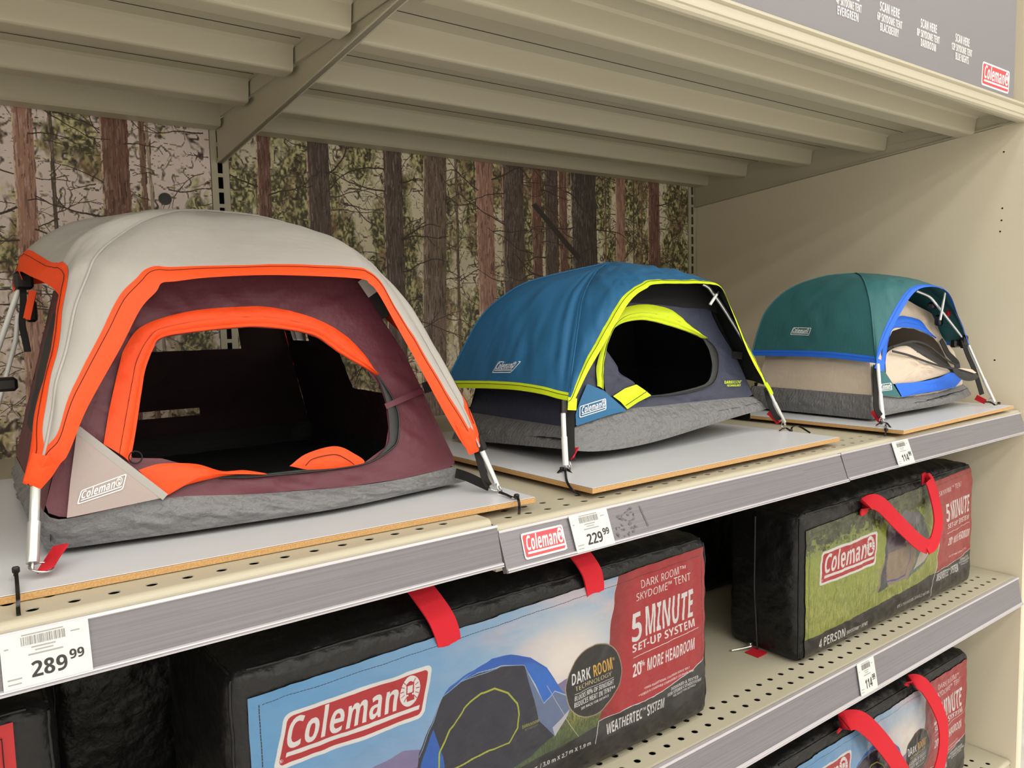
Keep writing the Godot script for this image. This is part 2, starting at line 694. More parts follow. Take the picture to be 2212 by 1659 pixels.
# the badge: name over a bar, lantern in an oval, in a slanted rounded frame 158 x 49 long. fill = null leaves the ground bare
func badge(ink: Color, ground: Color, fill: bool, shear := 0.265) -> Array:
	var L := []
	var o := rounded(0, 0, 145, 49, 7, shear)
	var inn := rounded(4, 3.6, 141, 45.4, 5, shear)
	if fill:
		L.append([ink, tri2(o)])
		L.append([ground, tri2(inn)])
	else:
		L.append([ink, loop2(o, inn)])
	L.append([ink, text2d("Coleman", 12, 117, 15.8, 27.0, 0.2)])
	L.append([ink, tri2(PackedVector2Array([Vector2(12, 9), Vector2(140, 9), Vector2(141.3, 13), Vector2(13, 13)]))])
	var oc := Vector2(132, 30)
	if fill:
		L.append([ink, tri2(ell(oc.x, oc.y, 10.5, 14.5, 36, 0.12))])
	else:
		L.append([ink, loop2(ell(oc.x, oc.y, 10.5, 14.5, 36, 0.12), ell(oc.x, oc.y, 8.0, 12.0, 36, 0.12))])
	var lan := ground if fill else ink
	var k := PackedVector2Array()
	k.append_array(rect2(oc.x - 4, oc.y - 9.5, oc.x + 4, oc.y - 4.5))
	k.append_array(rect2(oc.x - 2, oc.y - 4.5, oc.x + 2, oc.y - 2.8))
	k.append_array(loop2(PackedVector2Array([Vector2(oc.x - 4, oc.y - 2.8), Vector2(oc.x + 4, oc.y - 2.8), Vector2(oc.x + 4.6, oc.y + 6.5), Vector2(oc.x - 3.6, oc.y + 6.5)]), PackedVector2Array([Vector2(oc.x - 2.8, oc.y - 1.7), Vector2(oc.x + 2.8, oc.y - 1.7), Vector2(oc.x + 3.3, oc.y + 5.4), Vector2(oc.x - 2.4, oc.y + 5.4)])))
	k.append_array(tri2(PackedVector2Array([Vector2(oc.x - 4.8, oc.y + 6.5), Vector2(oc.x + 5.6, oc.y + 6.5), Vector2(oc.x + 2, oc.y + 9.3), Vector2(oc.x - 0.6, oc.y + 9.3)])))
	if fill:
		for i in 5:
			for s in [-1.0, 1.0]:
				var w: float = (i - 2) * 0.42
				var a := oc + Vector2(s * 6.3 * cos(w), 9.0 * sin(w) + 1)
				var b := oc + Vector2(s * 9.6 * cos(w), 13.0 * sin(w) + 1)
				k.append_array(line2(PackedVector2Array([a, b]), 0.7))
	L.append([lan, k])
	return L

# print as a thin skin on a surface; f maps a 2D point and a height to space
func skin(layers: Array, f, h0 := 0.0004, dh := 0.00012) -> ArrayMesh:
	var st := begin()
	st.set_smooth_group(-1)
	var h := h0
	for l in layers:
		st.set_color(l[0].srgb_to_linear())
		var t: PackedVector2Array = l[1]
		for i in range(0, t.size(), 3):
			var a := t[i]
			var b := t[i + 1]
			var c := t[i + 2]
			if (b - a).cross(c - a) > 0:
				var q := b
				b = c
				c = q
			for v in [a, b, c]:
				st.set_uv(Vector2.ZERO)
				st.add_vertex(f.call(v, h))
		h += dh
	return done(st)

# a badge on the four corners (bottom left, bottom right, top right, top left)
func badge_on(q: PackedVector3Array, nrm: Vector3, lift: float, sh := 0.265):
	nrm = nrm.normalized()
	return func(v: Vector2, h: float) -> Vector3:
		var y := v.y / 49.0
		var x := (v.x - sh * v.y) / 145.0
		return q[0].lerp(q[1], x).lerp(q[3].lerp(q[2], x), y) + nrm * (lift + h)

# ---- drawing flat print into an image, in millimetres from its lower left corner
func fill_tris(t: PackedVector2Array, c: Color) -> void:
	for i in range(0, t.size(), 3):
		fill_poly(PackedVector2Array([t[i], t[i + 1], t[i + 2]]), c)

func fill_poly(p: PackedVector2Array, c: Color) -> void:
	var H := img.get_height()
	var q := PackedVector2Array()
	var lo := 1e9
	var hi := -1e9
	for v in p:
		var w := Vector2(v.x * ppm, H - v.y * ppm)
		q.append(w)
		lo = minf(lo, w.y)
		hi = maxf(hi, w.y)
	var n := q.size()
	for y in range(maxi(0, int(floor(lo))), mini(H, int(ceil(hi)) + 1)):
		var yc := y + 0.5
		var xs := PackedFloat32Array()
		for i in n:
			var a := q[i]
			var b := q[(i + 1) % n]
			if (a.y <= yc) != (b.y <= yc):
				xs.append(a.x + (yc - a.y) / (b.y - a.y) * (b.x - a.x))
		if xs.size() < 2:
			continue
		xs.sort()
		for i in range(0, xs.size() - 1, 2):
			var x0 := int(round(xs[i]))
			var x1 := int(round(xs[i + 1]))
			if x1 > x0:
				img.fill_rect(Rect2i(x0, y, x1 - x0, 1), c)

func draw_layers(L: Array, at: Vector2, k: float) -> void:
	for l in L:
		var t := PackedVector2Array()
		for v in l[1]:
			t.append(at + v * k)
		fill_tris(t, l[0])

func letter(s: String, x0: float, x1: float, yb: float, cap: float, c: Color, shear := 0.0, bold := true) -> void:
	fill_tris(text2d(s, x0, x1, yb, cap, shear, bold), c)

# ------------------------------------------------------------------ the shop
func store() -> void:
	var fl := mat("shop_floor", Color8(255, 255, 255), 0.35)
	fl.albedo_texture = noise_tex(0.03, 31, false, 1.0, FastNoiseLite.TYPE_SIMPLEX, 256, ramp(Color8(208, 204, 198), Color8(232, 229, 224)))
	fl.uv1_triplanar = true
	fl.uv1_world_triplanar = true
	fl.uv1_scale = Vector3(1.5, 1.5, 1.5)
	var wl := mat("shop_wall", Color8(226, 223, 214), 0.8)
	struct("floor", box(Vector3(0, -1.0, 2.0), Vector3(16.4, 0.1, 16.4), 0.0), fl)
	struct("ceiling", box(Vector3(0, 3.05, 2.0), Vector3(16.4, 0.1, 16.4), 0.0), wl)
	struct("wall_left", box(Vector3(-8.15, 1.0, 2.0), Vector3(0.1, 4.2, 16.4), 0.0), wl)
	struct("wall_right", box(Vector3(8.15, 1.0, 2.0), Vector3(0.1, 4.2, 16.4), 0.0), wl)
	struct("wall_back", box(Vector3(0, 1.0, -6.15), Vector3(16.4, 4.2, 0.1), 0.0), wl)
	struct("wall_front", box(Vector3(0, 1.0, 10.15), Vector3(16.4, 4.2, 0.1), 0.0), wl)

# a steel shelf plate at height y with staggered rows of round holes behind its front edge
func shelf_deck(label: String, y: float, x0: float, x1: float, zf: float, rows: Array, h: float, hx0 := -1e9) -> void:
	var t := thing("shelf_deck", label, "shelf", Vector3((x0 + x1) / 2, y - h, 0.0))
	var st := begin()
	var P := 0.0254
	var zs := zf - 0.006
	var zlow: float = rows[rows.size() - 1] - 0.012
	quad(st, Vector3(x0, y, 0.012), Vector3(x1, y, 0.012), Vector3(x1, y, zlow), Vector3(x0, y, zlow))
	var ztop: float = rows[0] + 0.012
	quad(st, Vector3(x0, y, ztop), Vector3(x1, y, ztop), Vector3(x1, y, zs), Vector3(x0, y, zs))
	var nh := int((x1 - x0 - 0.03) / P)
	for k in rows.size():
		var z: float = rows[k]
		var off := x0 + 0.015 + (P / 2 if k % 2 == 1 else 0.0)
		if k % 2 == 1:
			quad(st, Vector3(x0, y, z - 0.012), Vector3(off, y, z - 0.012), Vector3(off, y, z + 0.012), Vector3(x0, y, z + 0.012))
		else:
			quad(st, Vector3(x0, y, z - 0.012), Vector3(off, y, z - 0.012), Vector3(off, y, z + 0.012), Vector3(x0, y, z + 0.012))
		var n := nh - (k % 2)
		for i in n:
			var cx := off + P * (i + 0.5)
			var N := 16
			for j in N:
				var w0 := TAU * j / N + TAU / 32
				var w1 := TAU * (j + 1) / N + TAU / 32
				var a := Vector2(cos(w0), sin(w0))
				var b := Vector2(cos(w1), sin(w1))
				var ka := 1.0 / maxf(absf(a.x) / (P / 2), absf(a.y) / 0.012)
				var kb := 1.0 / maxf(absf(b.x) / (P / 2), absf(b.y) / 0.012)
				var r := 0.0043
				quad(st, Vector3(cx + a.x * r, y, z + a.y * r), Vector3(cx + b.x * r, y, z + b.y * r), Vector3(cx + b.x * kb, y, z + b.y * kb), Vector3(cx + a.x * ka, y, z + a.y * ka))
				if (absf(a.x) / (P / 2) > absf(a.y) / 0.012) != (absf(b.x) / (P / 2) > absf(b.y) / 0.012):
					var cn := Vector3(cx + signf(a.x + b.x) * P / 2, y, z + signf(a.y + b.y) * 0.012)
					for v in [Vector3(cx + a.x * ka, y, z + a.y * ka), Vector3(cx + b.x * kb, y, z + b.y * kb), cn]:
						st.add_vertex(v)
				quad(st, Vector3(cx + a.x * r, y, z + a.y * r), Vector3(cx + b.x * r, y, z + b.y * r), Vector3(cx + b.x * r, y - 0.001, z + b.y * r), Vector3(cx + a.x * r, y - 0.001, z + a.y * r))
		var xe := off + P * n
		quad(st, Vector3(xe, y, z - 0.012), Vector3(x1, y, z - 0.012), Vector3(x1, y, z + 0.012), Vector3(xe, y, z + 0.012))
		if k + 1 < rows.size():
			var zn: float = rows[k + 1] + 0.012
			if z - 0.012 - zn > 0.0002:
				quad(st, Vector3(x0, y, zn), Vector3(x1, y, zn), Vector3(x1, y, z - 0.012), Vector3(x0, y, z - 0.012))
	commit("deck_plate", done(st), M.cream_paint, t)
	# dark plate added under the holes so that they read black
	commit("dark_backing", box(Vector3((x0 + x1) / 2, y - 0.013, (rows[0] + rows[rows.size() - 1]) / 2.0), Vector3(x1 - x0 - 0.01, 0.001, 0.055), 0.0), M.dark, t)
	# rolled front edge with its ridges
	var pr := []
	for i in 7:
		var w := PI / 2 * (1.0 - i / 6.0)
		pr.append(Vector2(zs + 0.006 * cos(w), y - 0.006 + 0.006 * sin(w)))
	for q in [[0.0, -0.0068], [-0.0025, -0.0072], [-0.0025, -0.0095], [-0.0005, -0.0105], [-0.0005, -0.0128], [-0.0028, -0.0136], [-0.0028, -h], [-0.016, -h], [-0.016, -0.004], [-0.006, -0.0035]]:
		pr.append(Vector2(zf + q[0], y + q[1]))
	pr.append(Vector2(zs, y - 0.0015))
	commit("front_edge", extrude_x(pr, x0, x1), M.cream_paint, t)
	var sd := begin()
	for x in [x0 + 0.001, x1 - 0.001]:
		add_box(sd, Vector3(x, y - 0.002 - (h - 0.002) / 2, (zs + 0.012) / 2), Vector3(0.002, h - 0.004, zs - 0.03), 0.0)
	commit("side_flange", done(sd), M.cream_paint, t)
	for z in [0.15, 0.32, 0.49]:
		commit("rib", extrude_x(rib_profile(z, y - 0.002, y - h), x0 + 0.004, x1 - 0.004), M.cream_paint, t)

func rib_profile(z: float, yt: float, yb: float) -> Array:
	# hat-shaped stiffener, rounded at the foot
	var p := [Vector2(z - 0.026, yt), Vector2(z - 0.0215, yt - 0.003), Vector2(z - 0.0185, yb + 0.006)]
	for i in 5:
		var w := PI + PI / 2 * i / 4.0
		p.append(Vector2(z - 0.0125 + 0.006 * cos(w), yb + 0.006 + 0.006 * sin(w)))
	for i in 5:
		var w := PI * 1.5 + PI / 2 * i / 4.0
		p.append(Vector2(z + 0.0125 + 0.006 * cos(w), yb + 0.006 + 0.006 * sin(w)))
	p.append_array([Vector2(z + 0.0215, yt - 0.003), Vector2(z + 0.026, yt)])
	return p

func upper_shelf(label: String, x0: float, x1: float, zo: float) -> void:
	var t := thing("upper_shelf", label, "shelf", Vector3((x0 + x1) / 2, 0.52, 0.0))
	commit("deck_plate", box(Vector3((x0 + x1) / 2, 0.5565, 0.39), Vector3(x1 - x0, 0.006, 0.755), 0.0005), M.cream_paint, t)
	for z in [0.147, 0.3205, 0.4925, 0.665]:
		commit("rib", extrude_x(rib_profile(z + zo, 0.5535, 0.5228), x0 + 0.006, x1 - 0.006), M.cream_paint, t)
		# the thin seam where two folded sheets of the plate meet
		commit("plate_seam", box(Vector3((x0 + x1) / 2, 0.5533, z + zo + 0.055), Vector3(x1 - x0 - 0.02, 0.0006, 0.0012), 0.0), M.dark_panel, t)
	commit("back_beam", extrude_x([Vector2(0.006, 0.5535), Vector2(0.006, 0.521), Vector2(0.009, 0.5185), Vector2(0.043, 0.5185), Vector2(0.047, 0.522), Vector2(0.047, 0.5535)], x0 + 0.003, x1 - 0.003), M.cream_paint, t)
	for x in [x0 + 0.002, x1 - 0.002]:
		commit("side_flange", box(Vector3(x, 0.5435, 0.4), Vector3(0.003, 0.02, 0.72), 0.0), M.cream_paint, t)
	# front edge with a ridged bead
	var pr := [Vector2(0.752, 0.5535), Vector2(0.752, 0.534), Vector2(0.757, 0.530), Vector2(0.766, 0.5290), Vector2(0.7705, 0.5300), Vector2(0.7733, 0.5325), Vector2(0.7738, 0.5350), Vector2(0.7725, 0.5365), Vector2(0.7725, 0.5378), Vector2(0.7742, 0.5392), Vector2(0.7742, 0.5412), Vector2(0.7722, 0.5425), Vector2(0.7715, 0.5520), Vector2(0.7730, 0.5528), Vector2(0.7752, 0.5545), Vector2(0.7752, 0.5575), Vector2(0.7735, 0.5592), Vector2(0.752, 0.5595)]
	commit("front_edge", extrude_x(pr, x0, x1), M.cream_paint, t)

func price_rail(label: String, x0: float, x1: float, yt: float, yb: float, zt: float, zb: float) -> Node3D:
	var t := thing("price_rail", label, "shelf edge", Vector3((x0 + x1) / 2, yb, zb))
	var d := Vector2(zb - zt, yb - yt).normalized()
	var n := Vector2(-d.y, d.x)       # towards the aisle
	var at := func(s: float, o: float) -> Vector2:
		return Vector2(lerpf(zt, zb, s), lerpf(yt, yb, s)) + n * o
	commit("card_strip", extrude_x([at.call(0.05, 0.0), at.call(0.93, 0.0), at.call(0.93, -0.0016), at.call(0.05, -0.0016)], x0, x1), M.rail_grey, t)
	commit("top_lip", extrude_x([at.call(0.0, 0.0012), at.call(0.055, 0.0016), at.call(0.075, 0.0006), at.call(0.05, -0.0022), at.call(0.0, -0.006), at.call(-0.01, -0.004)], x0, x1), M.clear_lip, t)
	commit("bottom_lip", extrude_x([at.call(0.90, 0.0004), at.call(0.925, 0.0022), at.call(0.955, 0.0024), at.call(0.965, 0.0012), at.call(0.985, 0.0026), at.call(1.01, 0.0022), at.call(1.015, -0.001), at.call(0.93, -0.0022)], x0, x1), M.clear_lip, t)
	commit("end_cap", extrude_x([at.call(0.0, 0.0008), at.call(1.0, 0.0008), at.call(1.0, -0.006), at.call(0.0, -0.006)], x0 - 0.0006, x0 + 0.0006), M.rail_grey, t)
	return t

func upright(label: String, x: float) -> void:
	var t := thing("slotted_upright", label, "post", Vector3(x, -0.95, -0.012))
	var st := begin()
	var w := 0.0146
	var s := 0.0042
	for sg in [-1.0, 1.0]:
		add_box(st, Vector3(x + sg * (w + s) / 2, 0.1, 0.001), Vector3(w - s, 2.1, 0.002), 0.0)
		add_box(st, Vector3(x + sg * (w - 0.001), 0.1, -0.012), Vector3(0.002, 2.1, 0.024), 0.0)
	add_box(st, Vector3(x, -0.56, 0.001), Vector3(s * 2, 0.78, 0.002), 0.0)
	var y := 0.4495 - 0.0254 * 24
	while y < 1.1:
		add_box(st, Vector3(x, y - 0.0025, 0.001), Vector3(s * 2.0, 0.0062, 0.002), 0.0)
		y += 0.0254
	commit("post", done(st), M.cream_paint, t)
	commit("inside", box(Vector3(x, 0.1, -0.022), Vector3(w * 2 - 0.004, 2.1, 0.003), 0.0), M.dark, t)

func bracket(label: String, x: float, yb: float, yt: float, zf: float, rise: float) -> void:
	var t := thing("shelf_bracket", label, "bracket", Vector3(x, yb, 0.0))
	var p := [Vector2(0.004, yb), Vector2(0.004, yt), Vector2(zf + 0.03, yt), Vector2(zf + 0.03, yt - 0.004), Vector2(zf, yb + rise)]
	commit("blade", extrude_x(p, x - 0.0035, x + 0.0035), M.cream_paint, t)
	var d := Vector2(zf - 0.004, rise).normalized()
	var n := Vector2(-d.y, d.x)
	var a := Vector2(0.004, yb)
	var b := Vector2(zf, yb + rise)
	commit("bottom_flange", extrude_x([a, b, b + n * 0.0025, a + n * 0.0025], x - 0.0055, x + 0.0055), M.cream_paint, t)

var rails := []

func fixture() -> void:
	# end panel with its screw holes
	var t := thing("end_panel", "tall cream end panel closing the shelf bay beside the green tent", "panel", Vector3(1.231, -0.95, 0.39))
	commit("board", box(Vector3(1.231, 0.1, 0.385), Vector3(0.02, 2.1, 0.806), 0.002), M.panel_paint, t)
	for q in [[0.483, 0.7316], [0.379, 0.732], [0.3566, 0.7312], [0.336, 0.7294], [0.0923, 0.7266], [-0.02, 0.70]]:
		var st := begin()
		add_tube(st, V([Vector3(1.2213, q[0], q[1]), Vector3(1.2207, q[0], q[1])]), 0.0017, 10)
		commit("screw_hole", done(st), M.dark, t)
	upright("cream slotted upright post between the two forest panels", 0.0)
	upright("cream slotted upright post in the corner by the end panel", 1.2045)
	upper_shelf("ribbed cream steel shelf overhead, on the sign side of the middle bracket", 0.006, 1.2165, 0.0)
	upper_shelf("ribbed cream steel shelf overhead, above the white and orange tent", -1.206, -0.006, 0.027)
	bracket("cream tapered bracket under the overhead shelves, above the upright between forest panels", 0.0, 0.4665, 0.534, 0.64, 0.062)
	bracket("cream tapered bracket under the overhead shelf, flat against the end panel", 1.2155, 0.4685, 0.534, 0.73, 0.062)
	var r2 := [0.7545, 0.7305]
	shelf_deck("cream perforated display shelf under the blue and green tents", 0.0, 0.003, 1.2185, 0.7736, r2, 0.046)
	shelf_deck("cream perforated display shelf under the white and orange tent", 0.0075, -1.2165, -0.003, 0.7736, [0.7555, 0.7315], 0.046)
	shelf_deck("cream perforated lower shelf that carries the four person tent bag", -0.3209, 0.003, 1.2185, 0.7776, [0.7555, 0.7312], 0.05)
	shelf_deck("cream perforated lower shelf under the dark bag with a red patch", -0.3212, -1.2165, -0.003, 0.7776, [0.7555, 0.7312], 0.05)
	shelf_deck("cream base shelf under the lowest sky print tent bag", -0.69, 0.003, 1.2185, 0.7776, r2, 0.06)
	commit_tag("kick_plate", box(Vector3(0.0, -0.85, 0.70), Vector3(2.43, 0.19, 0.02), 0.002), M.cream_paint, "cream kick plate under the base shelf of the bay", "panel")
	commit_tag("lower_back_panel", box(Vector3(0.603, -0.40, -0.010), Vector3(1.18, 0.74, 0.01), 0.001), M.dark_panel, "back panel behind the bags on the lower shelves, its dark colour standing for shade", "panel")
	commit_tag("lower_back_panel", box(Vector3(-0.61, -0.40, -0.010), Vector3(1.18, 0.74, 0.01), 0.001), M.dark_panel, "back panel behind the red patched bag, its dark colour standing for deep shade", "panel")
	price_rail("long grey price rail under the white and orange tent, with the 289.99 ticket", -1.21, -0.0005, 0.0025, -0.0355, 0.7785, 0.7875)
	rails.append(null)
	rails.append(0)
	rails[1] = price_rail("grey price rail under the blue tent, with the red badge and the 229.99 ticket", 0.0015, 0.5935, -0.004, -0.0415, 0.7775, 0.7915)
	price_rail("grey price rail under the green tent, holding a 114.99 ticket beside the end panel", 0.5955, 1.2095, -0.0035, -0.0405, 0.7775, 0.7905)
	price_rail("grey price rail along the lower shelf, holding a 114.99 ticket above the lowest bag", 0.003, 1.2095, -0.3185, -0.3695, 0.783, 0.792)

func commit_tag(called: String, mesh: Mesh, m: Material, label: String, category: String, group := "") -> MeshInstance3D:
	var o := commit(called, mesh, m)
	tag(o, label, category, group)
	return o

# ------------------------------------------------------------------ printed forest on the back panels
func mural() -> void:
	for side in 2:
		var x0 := 0.0155 if side == 0 else -1.19
		var x1 := 1.189 if side == 0 else -0.0155
		var y0 := -0.03
		var y1 := 0.56
		var W := 2000
		ppm = W / ((x1 - x0) * 1000.0)
		img = forest((x1 - x0) * 1000.0, (y1 - y0) * 1000.0, side, x0 * 1000.0)
		img.adjust_bcs(1.08, 1.0, 0.88)
		var m := mat("forest_print_%d" % side, Color(1, 1, 1), 0.55)
		m.albedo_texture = ImageTexture.create_from_image(img)
		var t := thing("forest_panel", ["printed panel of tall brown pine trunks behind the blue tent", "printed panel of pale sky through pine branches behind the white and orange tent"][side], "panel", Vector3((x0 + x1) / 2, y0, -0.004))
		var st := begin()
		st.set_smooth_group(-1)
		for k in [[0, 0], [1, 0], [1, 1], [0, 0], [1, 1], [0, 1]]:
			st.set_uv(Vector2(k[0], 1.0 - k[1]))
			st.add_vertex(Vector3(lerpf(x0, x1, k[0]), lerpf(y0, y1, k[1]), 0.0))
		commit("forest_print", done(st), m, t)
		commit("board", box(Vector3((x0 + x1) / 2, (y0 + y1) / 2, -0.0045), Vector3(x1 - x0, y1 - y0, 0.008), 0.0005), M.dark_panel, t)
		if side == 1:
			var d := begin()
			add_tube(d, V([Vector3(-0.0905, 0.4016, -0.002), Vector3(-0.0905, 0.4016, 0.0025)]), 0.0098, 20)
			add_tube(d, V([Vector3(-0.0905, 0.4016, 0.002), Vector3(-0.0905, 0.4016, 0.0035)]), 0.0070, 20)
			commit("plug", done(d), M.plastic_black, t, "round black plastic plug")

func forest(wmm: float, hmm: float, side: int, ox: float) -> Image:
	var rng := RandomNumberGenerator.new()
	rng.seed = 40 + side
	var n := FastNoiseLite.new()
	n.seed = 5 + side
	n.frequency = 0.024
	n.fractal_octaves = 4
	var n2 := FastNoiseLite.new()
	n2.seed = 15 + side
	n2.frequency = 0.12
	n2.fractal_octaves = 3
	var n3 := FastNoiseLite.new()
	n3.seed = 31 + side
	n3.frequency = 0.03
	n3.fractal_octaves = 3
	var w := 900
	var h := int(500 * hmm / wmm)
	var lo := Image.create(w, h, false, Image.FORMAT_RGBA8)
	var sky := Color8(222, 206, 202) if side == 1 else Color8(220, 210, 184)
	for y in h:
		for x in w:
			var up := 1.0 - float(y) / h
			var a := n.get_noise_2d(x * 0.5, y * 0.55)
			var b := n2.get_noise_2d(x * 0.5, y * 0.6)
			var b2 := n2.get_noise_2d(x * 1.3 + 300, y * 1.5)
			var v := b * 1.1 + b2 * 1.25
			var leaf := Color8(136, 130, 82)
			leaf = leaf.lerp(Color8(204, 196, 146), clampf(v * 2.0, 0, 1)) if v > 0 else leaf.lerp(Color8(66, 68, 44), clampf(-v * 2.1, 0, 1))
			leaf = leaf.lerp(Color8(128, 96, 70), clampf(n.get_noise_2d(x * 0.9 + 900, y * 0.9) * 1.6, 0, 0.6))
			var k := clampf((a * 1.5 + (0.10 if side == 1 else 0.42) - up * (0.16 if side == 1 else 0.10)) * 3.4 + b * 1.2 + b2 * 0.9, 0, 1)
			var c := sky.lerp(leaf, k)
			if up < 0.55:
				c = c.lerp(Color8(176, 150, 112), clampf((0.55 - up) * 1.1 + b2 * 0.5, 0, 0.6))
			# branches: thin wandering lines
			var r1 := absf(n3.get_noise_2d(x * 0.6, y * 1.1))
			var r2 := absf(n3.get_noise_2d(x * 0.7 + 777, y * 0.9 + 55))
			var th := 0.045 + 0.035 * clampf(a + 0.4, 0, 1)
			var br := clampf((th - r1) / 0.03, 0, 1) * clampf(0.6 + b * 1.4, 0, 1)
			br = maxf(br, clampf((th * 0.8 - r2) / 0.025, 0, 1) * clampf(0.55 - b * 1.4, 0, 1))
			c = c.lerp(Color8(58, 45, 36), br * 0.92)
			lo.set_pixel(x, y, c)
	lo.resize(int(wmm * ppm), int(hmm * ppm), Image.INTERPOLATE_CUBIC)
	img = lo
	for i in 5200:
		var x := rng.randf_range(0, wmm)
		var y := rng.randf_range(0, hmm)
		var a := n.get_noise_2d(x * 0.5 * w / wmm, (h - y * h / hmm) * 0.55)
		var r := rng.randf_range(0.7, 2.6)
		var c: Color
		var q := rng.randf()
		if q < 0.5 and a > -0.1:
			c = Color8(70, 72, 46)
		elif q < 0.75:
			c = Color8(150, 146, 90)
		else:
			c = Color8(210, 198, 172) if a < 0.2 else Color8(166, 156, 116)
		c = c.lerp(Color8(118, 102, 76), rng.randf() * 0.5)
		fill_poly(ell(x, y, r * rng.randf_range(0.8, 2.4), r * rng.randf_range(0.35, 0.8), 7, rng.randf_range(-0.8, 0.8)), c)
	for i in (16 if side == 0 else 10):
		var x := rng.randf_range(0, wmm)
		var ww := rng.randf_range(2.5, 9.0)
		stem(rng, x, x + rng.randf_range(-14, 14), ww, hmm, [Color8(112, 92, 74), Color8(128, 94, 76), Color8(160, 140, 116), Color8(90, 74, 60)][rng.randi_range(0, 3)], 1 if ww > 5.0 else 0)
	for i in 210:
		twig(rng, rng.randf_range(0, wmm), rng.randf_range(hmm * 0.2, hmm), rng.randf_range(30, 130) * (1.0 if rng.randf() < 0.5 else -1.0), rng.randf_range(0.8, 2.3), Color8(70, 54, 44))
	# the trunks one sees: left edge, right edge at eye height, lean (mm), colour
	var tr := [[152, 196, 3, 0], [306, 348, 2, 0], [388, 444, 12, 1], [524, 569, -2, 2], [590, 649, 2, 0], [671, 700, 0, 3], [706, 747, 2, 0], [788, 868, -4, 4], [1040, 1077, 2, 3], [928, 960, 1, 2], [750, 774, 0, 3], [60, 84, 5, 3]]
	if side == 1:
		tr = [[-183, -143, 4, 3], [-300, -273, 6, 2], [-420, -370, -5, 0], [-560, -500, 4, 1], [-700, -660, 0, 3], [-800, -730, 5, 0], [-930, -900, 0, 2], [-1060, -1000, -6, 1], [-1150, -1110, 4, 0]]
	var cols := [Color8(92, 74, 66), Color8(118, 96, 82), Color8(170, 124, 106), Color8(120, 80, 68), Color8(72, 61, 56)]
	for q in tr:
		stem(rng, (q[0] + q[1]) / 2.0 - ox - q[2], (q[0] + q[1]) / 2.0 - ox + q[2], q[1] - q[0], hmm, cols[q[3]], 1)
	for i in 80:
		var q: Array = tr[rng.randi_range(0, tr.size() - 1)]
		var s := 1.0 if rng.randf() < 0.5 else -1.0
		twig(rng, (q[0] + q[1]) / 2.0 - ox + s * (q[1] - q[0]) * 0.4, rng.randf_range(hmm * 0.25, hmm), s * rng.randf_range(50, 150), rng.randf_range(1.4, 3.4), Color8(58, 45, 37))
	if side == 0:
		fill_poly(PackedVector2Array([Vector2(655, 470), Vector2(668, 476), Vector2(800, 360), Vector2(790, 350)]), Color8(52, 44, 40))
	return img

func stem(rng: RandomNumberGenerator, x: float, xt: float, w: float, hmm: float, c: Color, bark: int) -> void:
	var p := PackedVector2Array()
	var q := PackedVector2Array()
	var N := 40
	for i in N + 1:
		var y := hmm * i / N
		var cx := lerpf(x, xt, float(i) / N)
		var ww := w * lerpf(1.06, 0.94, float(i) / N) / 2
		p.append(Vector2(cx - ww + rng.randf_range(-0.5, 0.5) * minf(w, 8) * 0.14, y))
		q.append(Vector2(cx + ww + rng.randf_range(-0.5, 0.5) * minf(w, 8) * 0.14, y))
	q.reverse()
	p.append_array(q)
	fill_poly(p, c)
	if bark == 0:
		return
	# long broken plates of bark
	for i in int(w * 22):
		var u := rng.randf_range(-0.48, 0.48)
		var y := rng.randf_range(-10, hmm)
		var L := rng.randf_range(4, 34)
		var bw := rng.randf_range(0.5, 2.4)
		var k := rng.randf_range(-0.34, 0.30) + (0.16 if u < -0.30 else 0.0) - (0.10 if u > 0.2 else 0.0)
		var cc := c.lightened(k * 0.8) if k > 0 else c.darkened(-k)
		var cx := lerpf(x, xt, y / hmm) + u * w
		fill_poly(PackedVector2Array([Vector2(cx, y), Vector2(cx + bw, y + L * 0.2), Vector2(cx + bw * 0.8, y + L), Vector2(cx - bw * 0.3, y + L * 0.7)]), cc)
	# pale torn flakes on one edge
	for i in int(w * 1.5):
		var y := rng.randf_range(0, hmm)
		var cx := lerpf(x, xt, y / hmm) - w * 0.47
		fill_poly(PackedVector2Array([Vector2(cx - 1.6, y), Vector2(cx + 1.4, y + 3), Vector2(cx + 0.8, y + rng.randf_range(9, 22)), Vector2(cx - 1.2, y + 8)]), Color8(222, 196, 164).lerp(c, rng.randf_range(0.0, 0.5)))

func twig(rng: RandomNumberGenerator, x: float, y: float, L: float, w: float, c: Color) -> void:
	var p := PackedVector2Array()
	var a := rng.randf_range(-0.35, 0.5)
	var pos := Vector2(x, y)
	var n := 12
	for i in n + 1:
		p.append(pos)
		a += rng.randf_range(-0.28, 0.28)
		pos += Vector2(cos(a) * L / n, sin(a) * absf(L) / n)
		if i > 3 and rng.randf() < 0.22:
			var b := a + rng.randf_range(-1.0, 1.0)
			var e := pos + Vector2(cos(b) * L * 0.25, sin(b) * absf(L) * 0.25)
			fill_tris(line2(PackedVector2Array([pos, (pos + e) / 2 + Vector2(0, rng.randf_range(-3, 3)), e]), w * 0.55), c)
	for i in n:
		fill_tris(line2(PackedVector2Array([p[i], p[i + 1]]), w * (1.0 - 0.6 * i / n)), c)

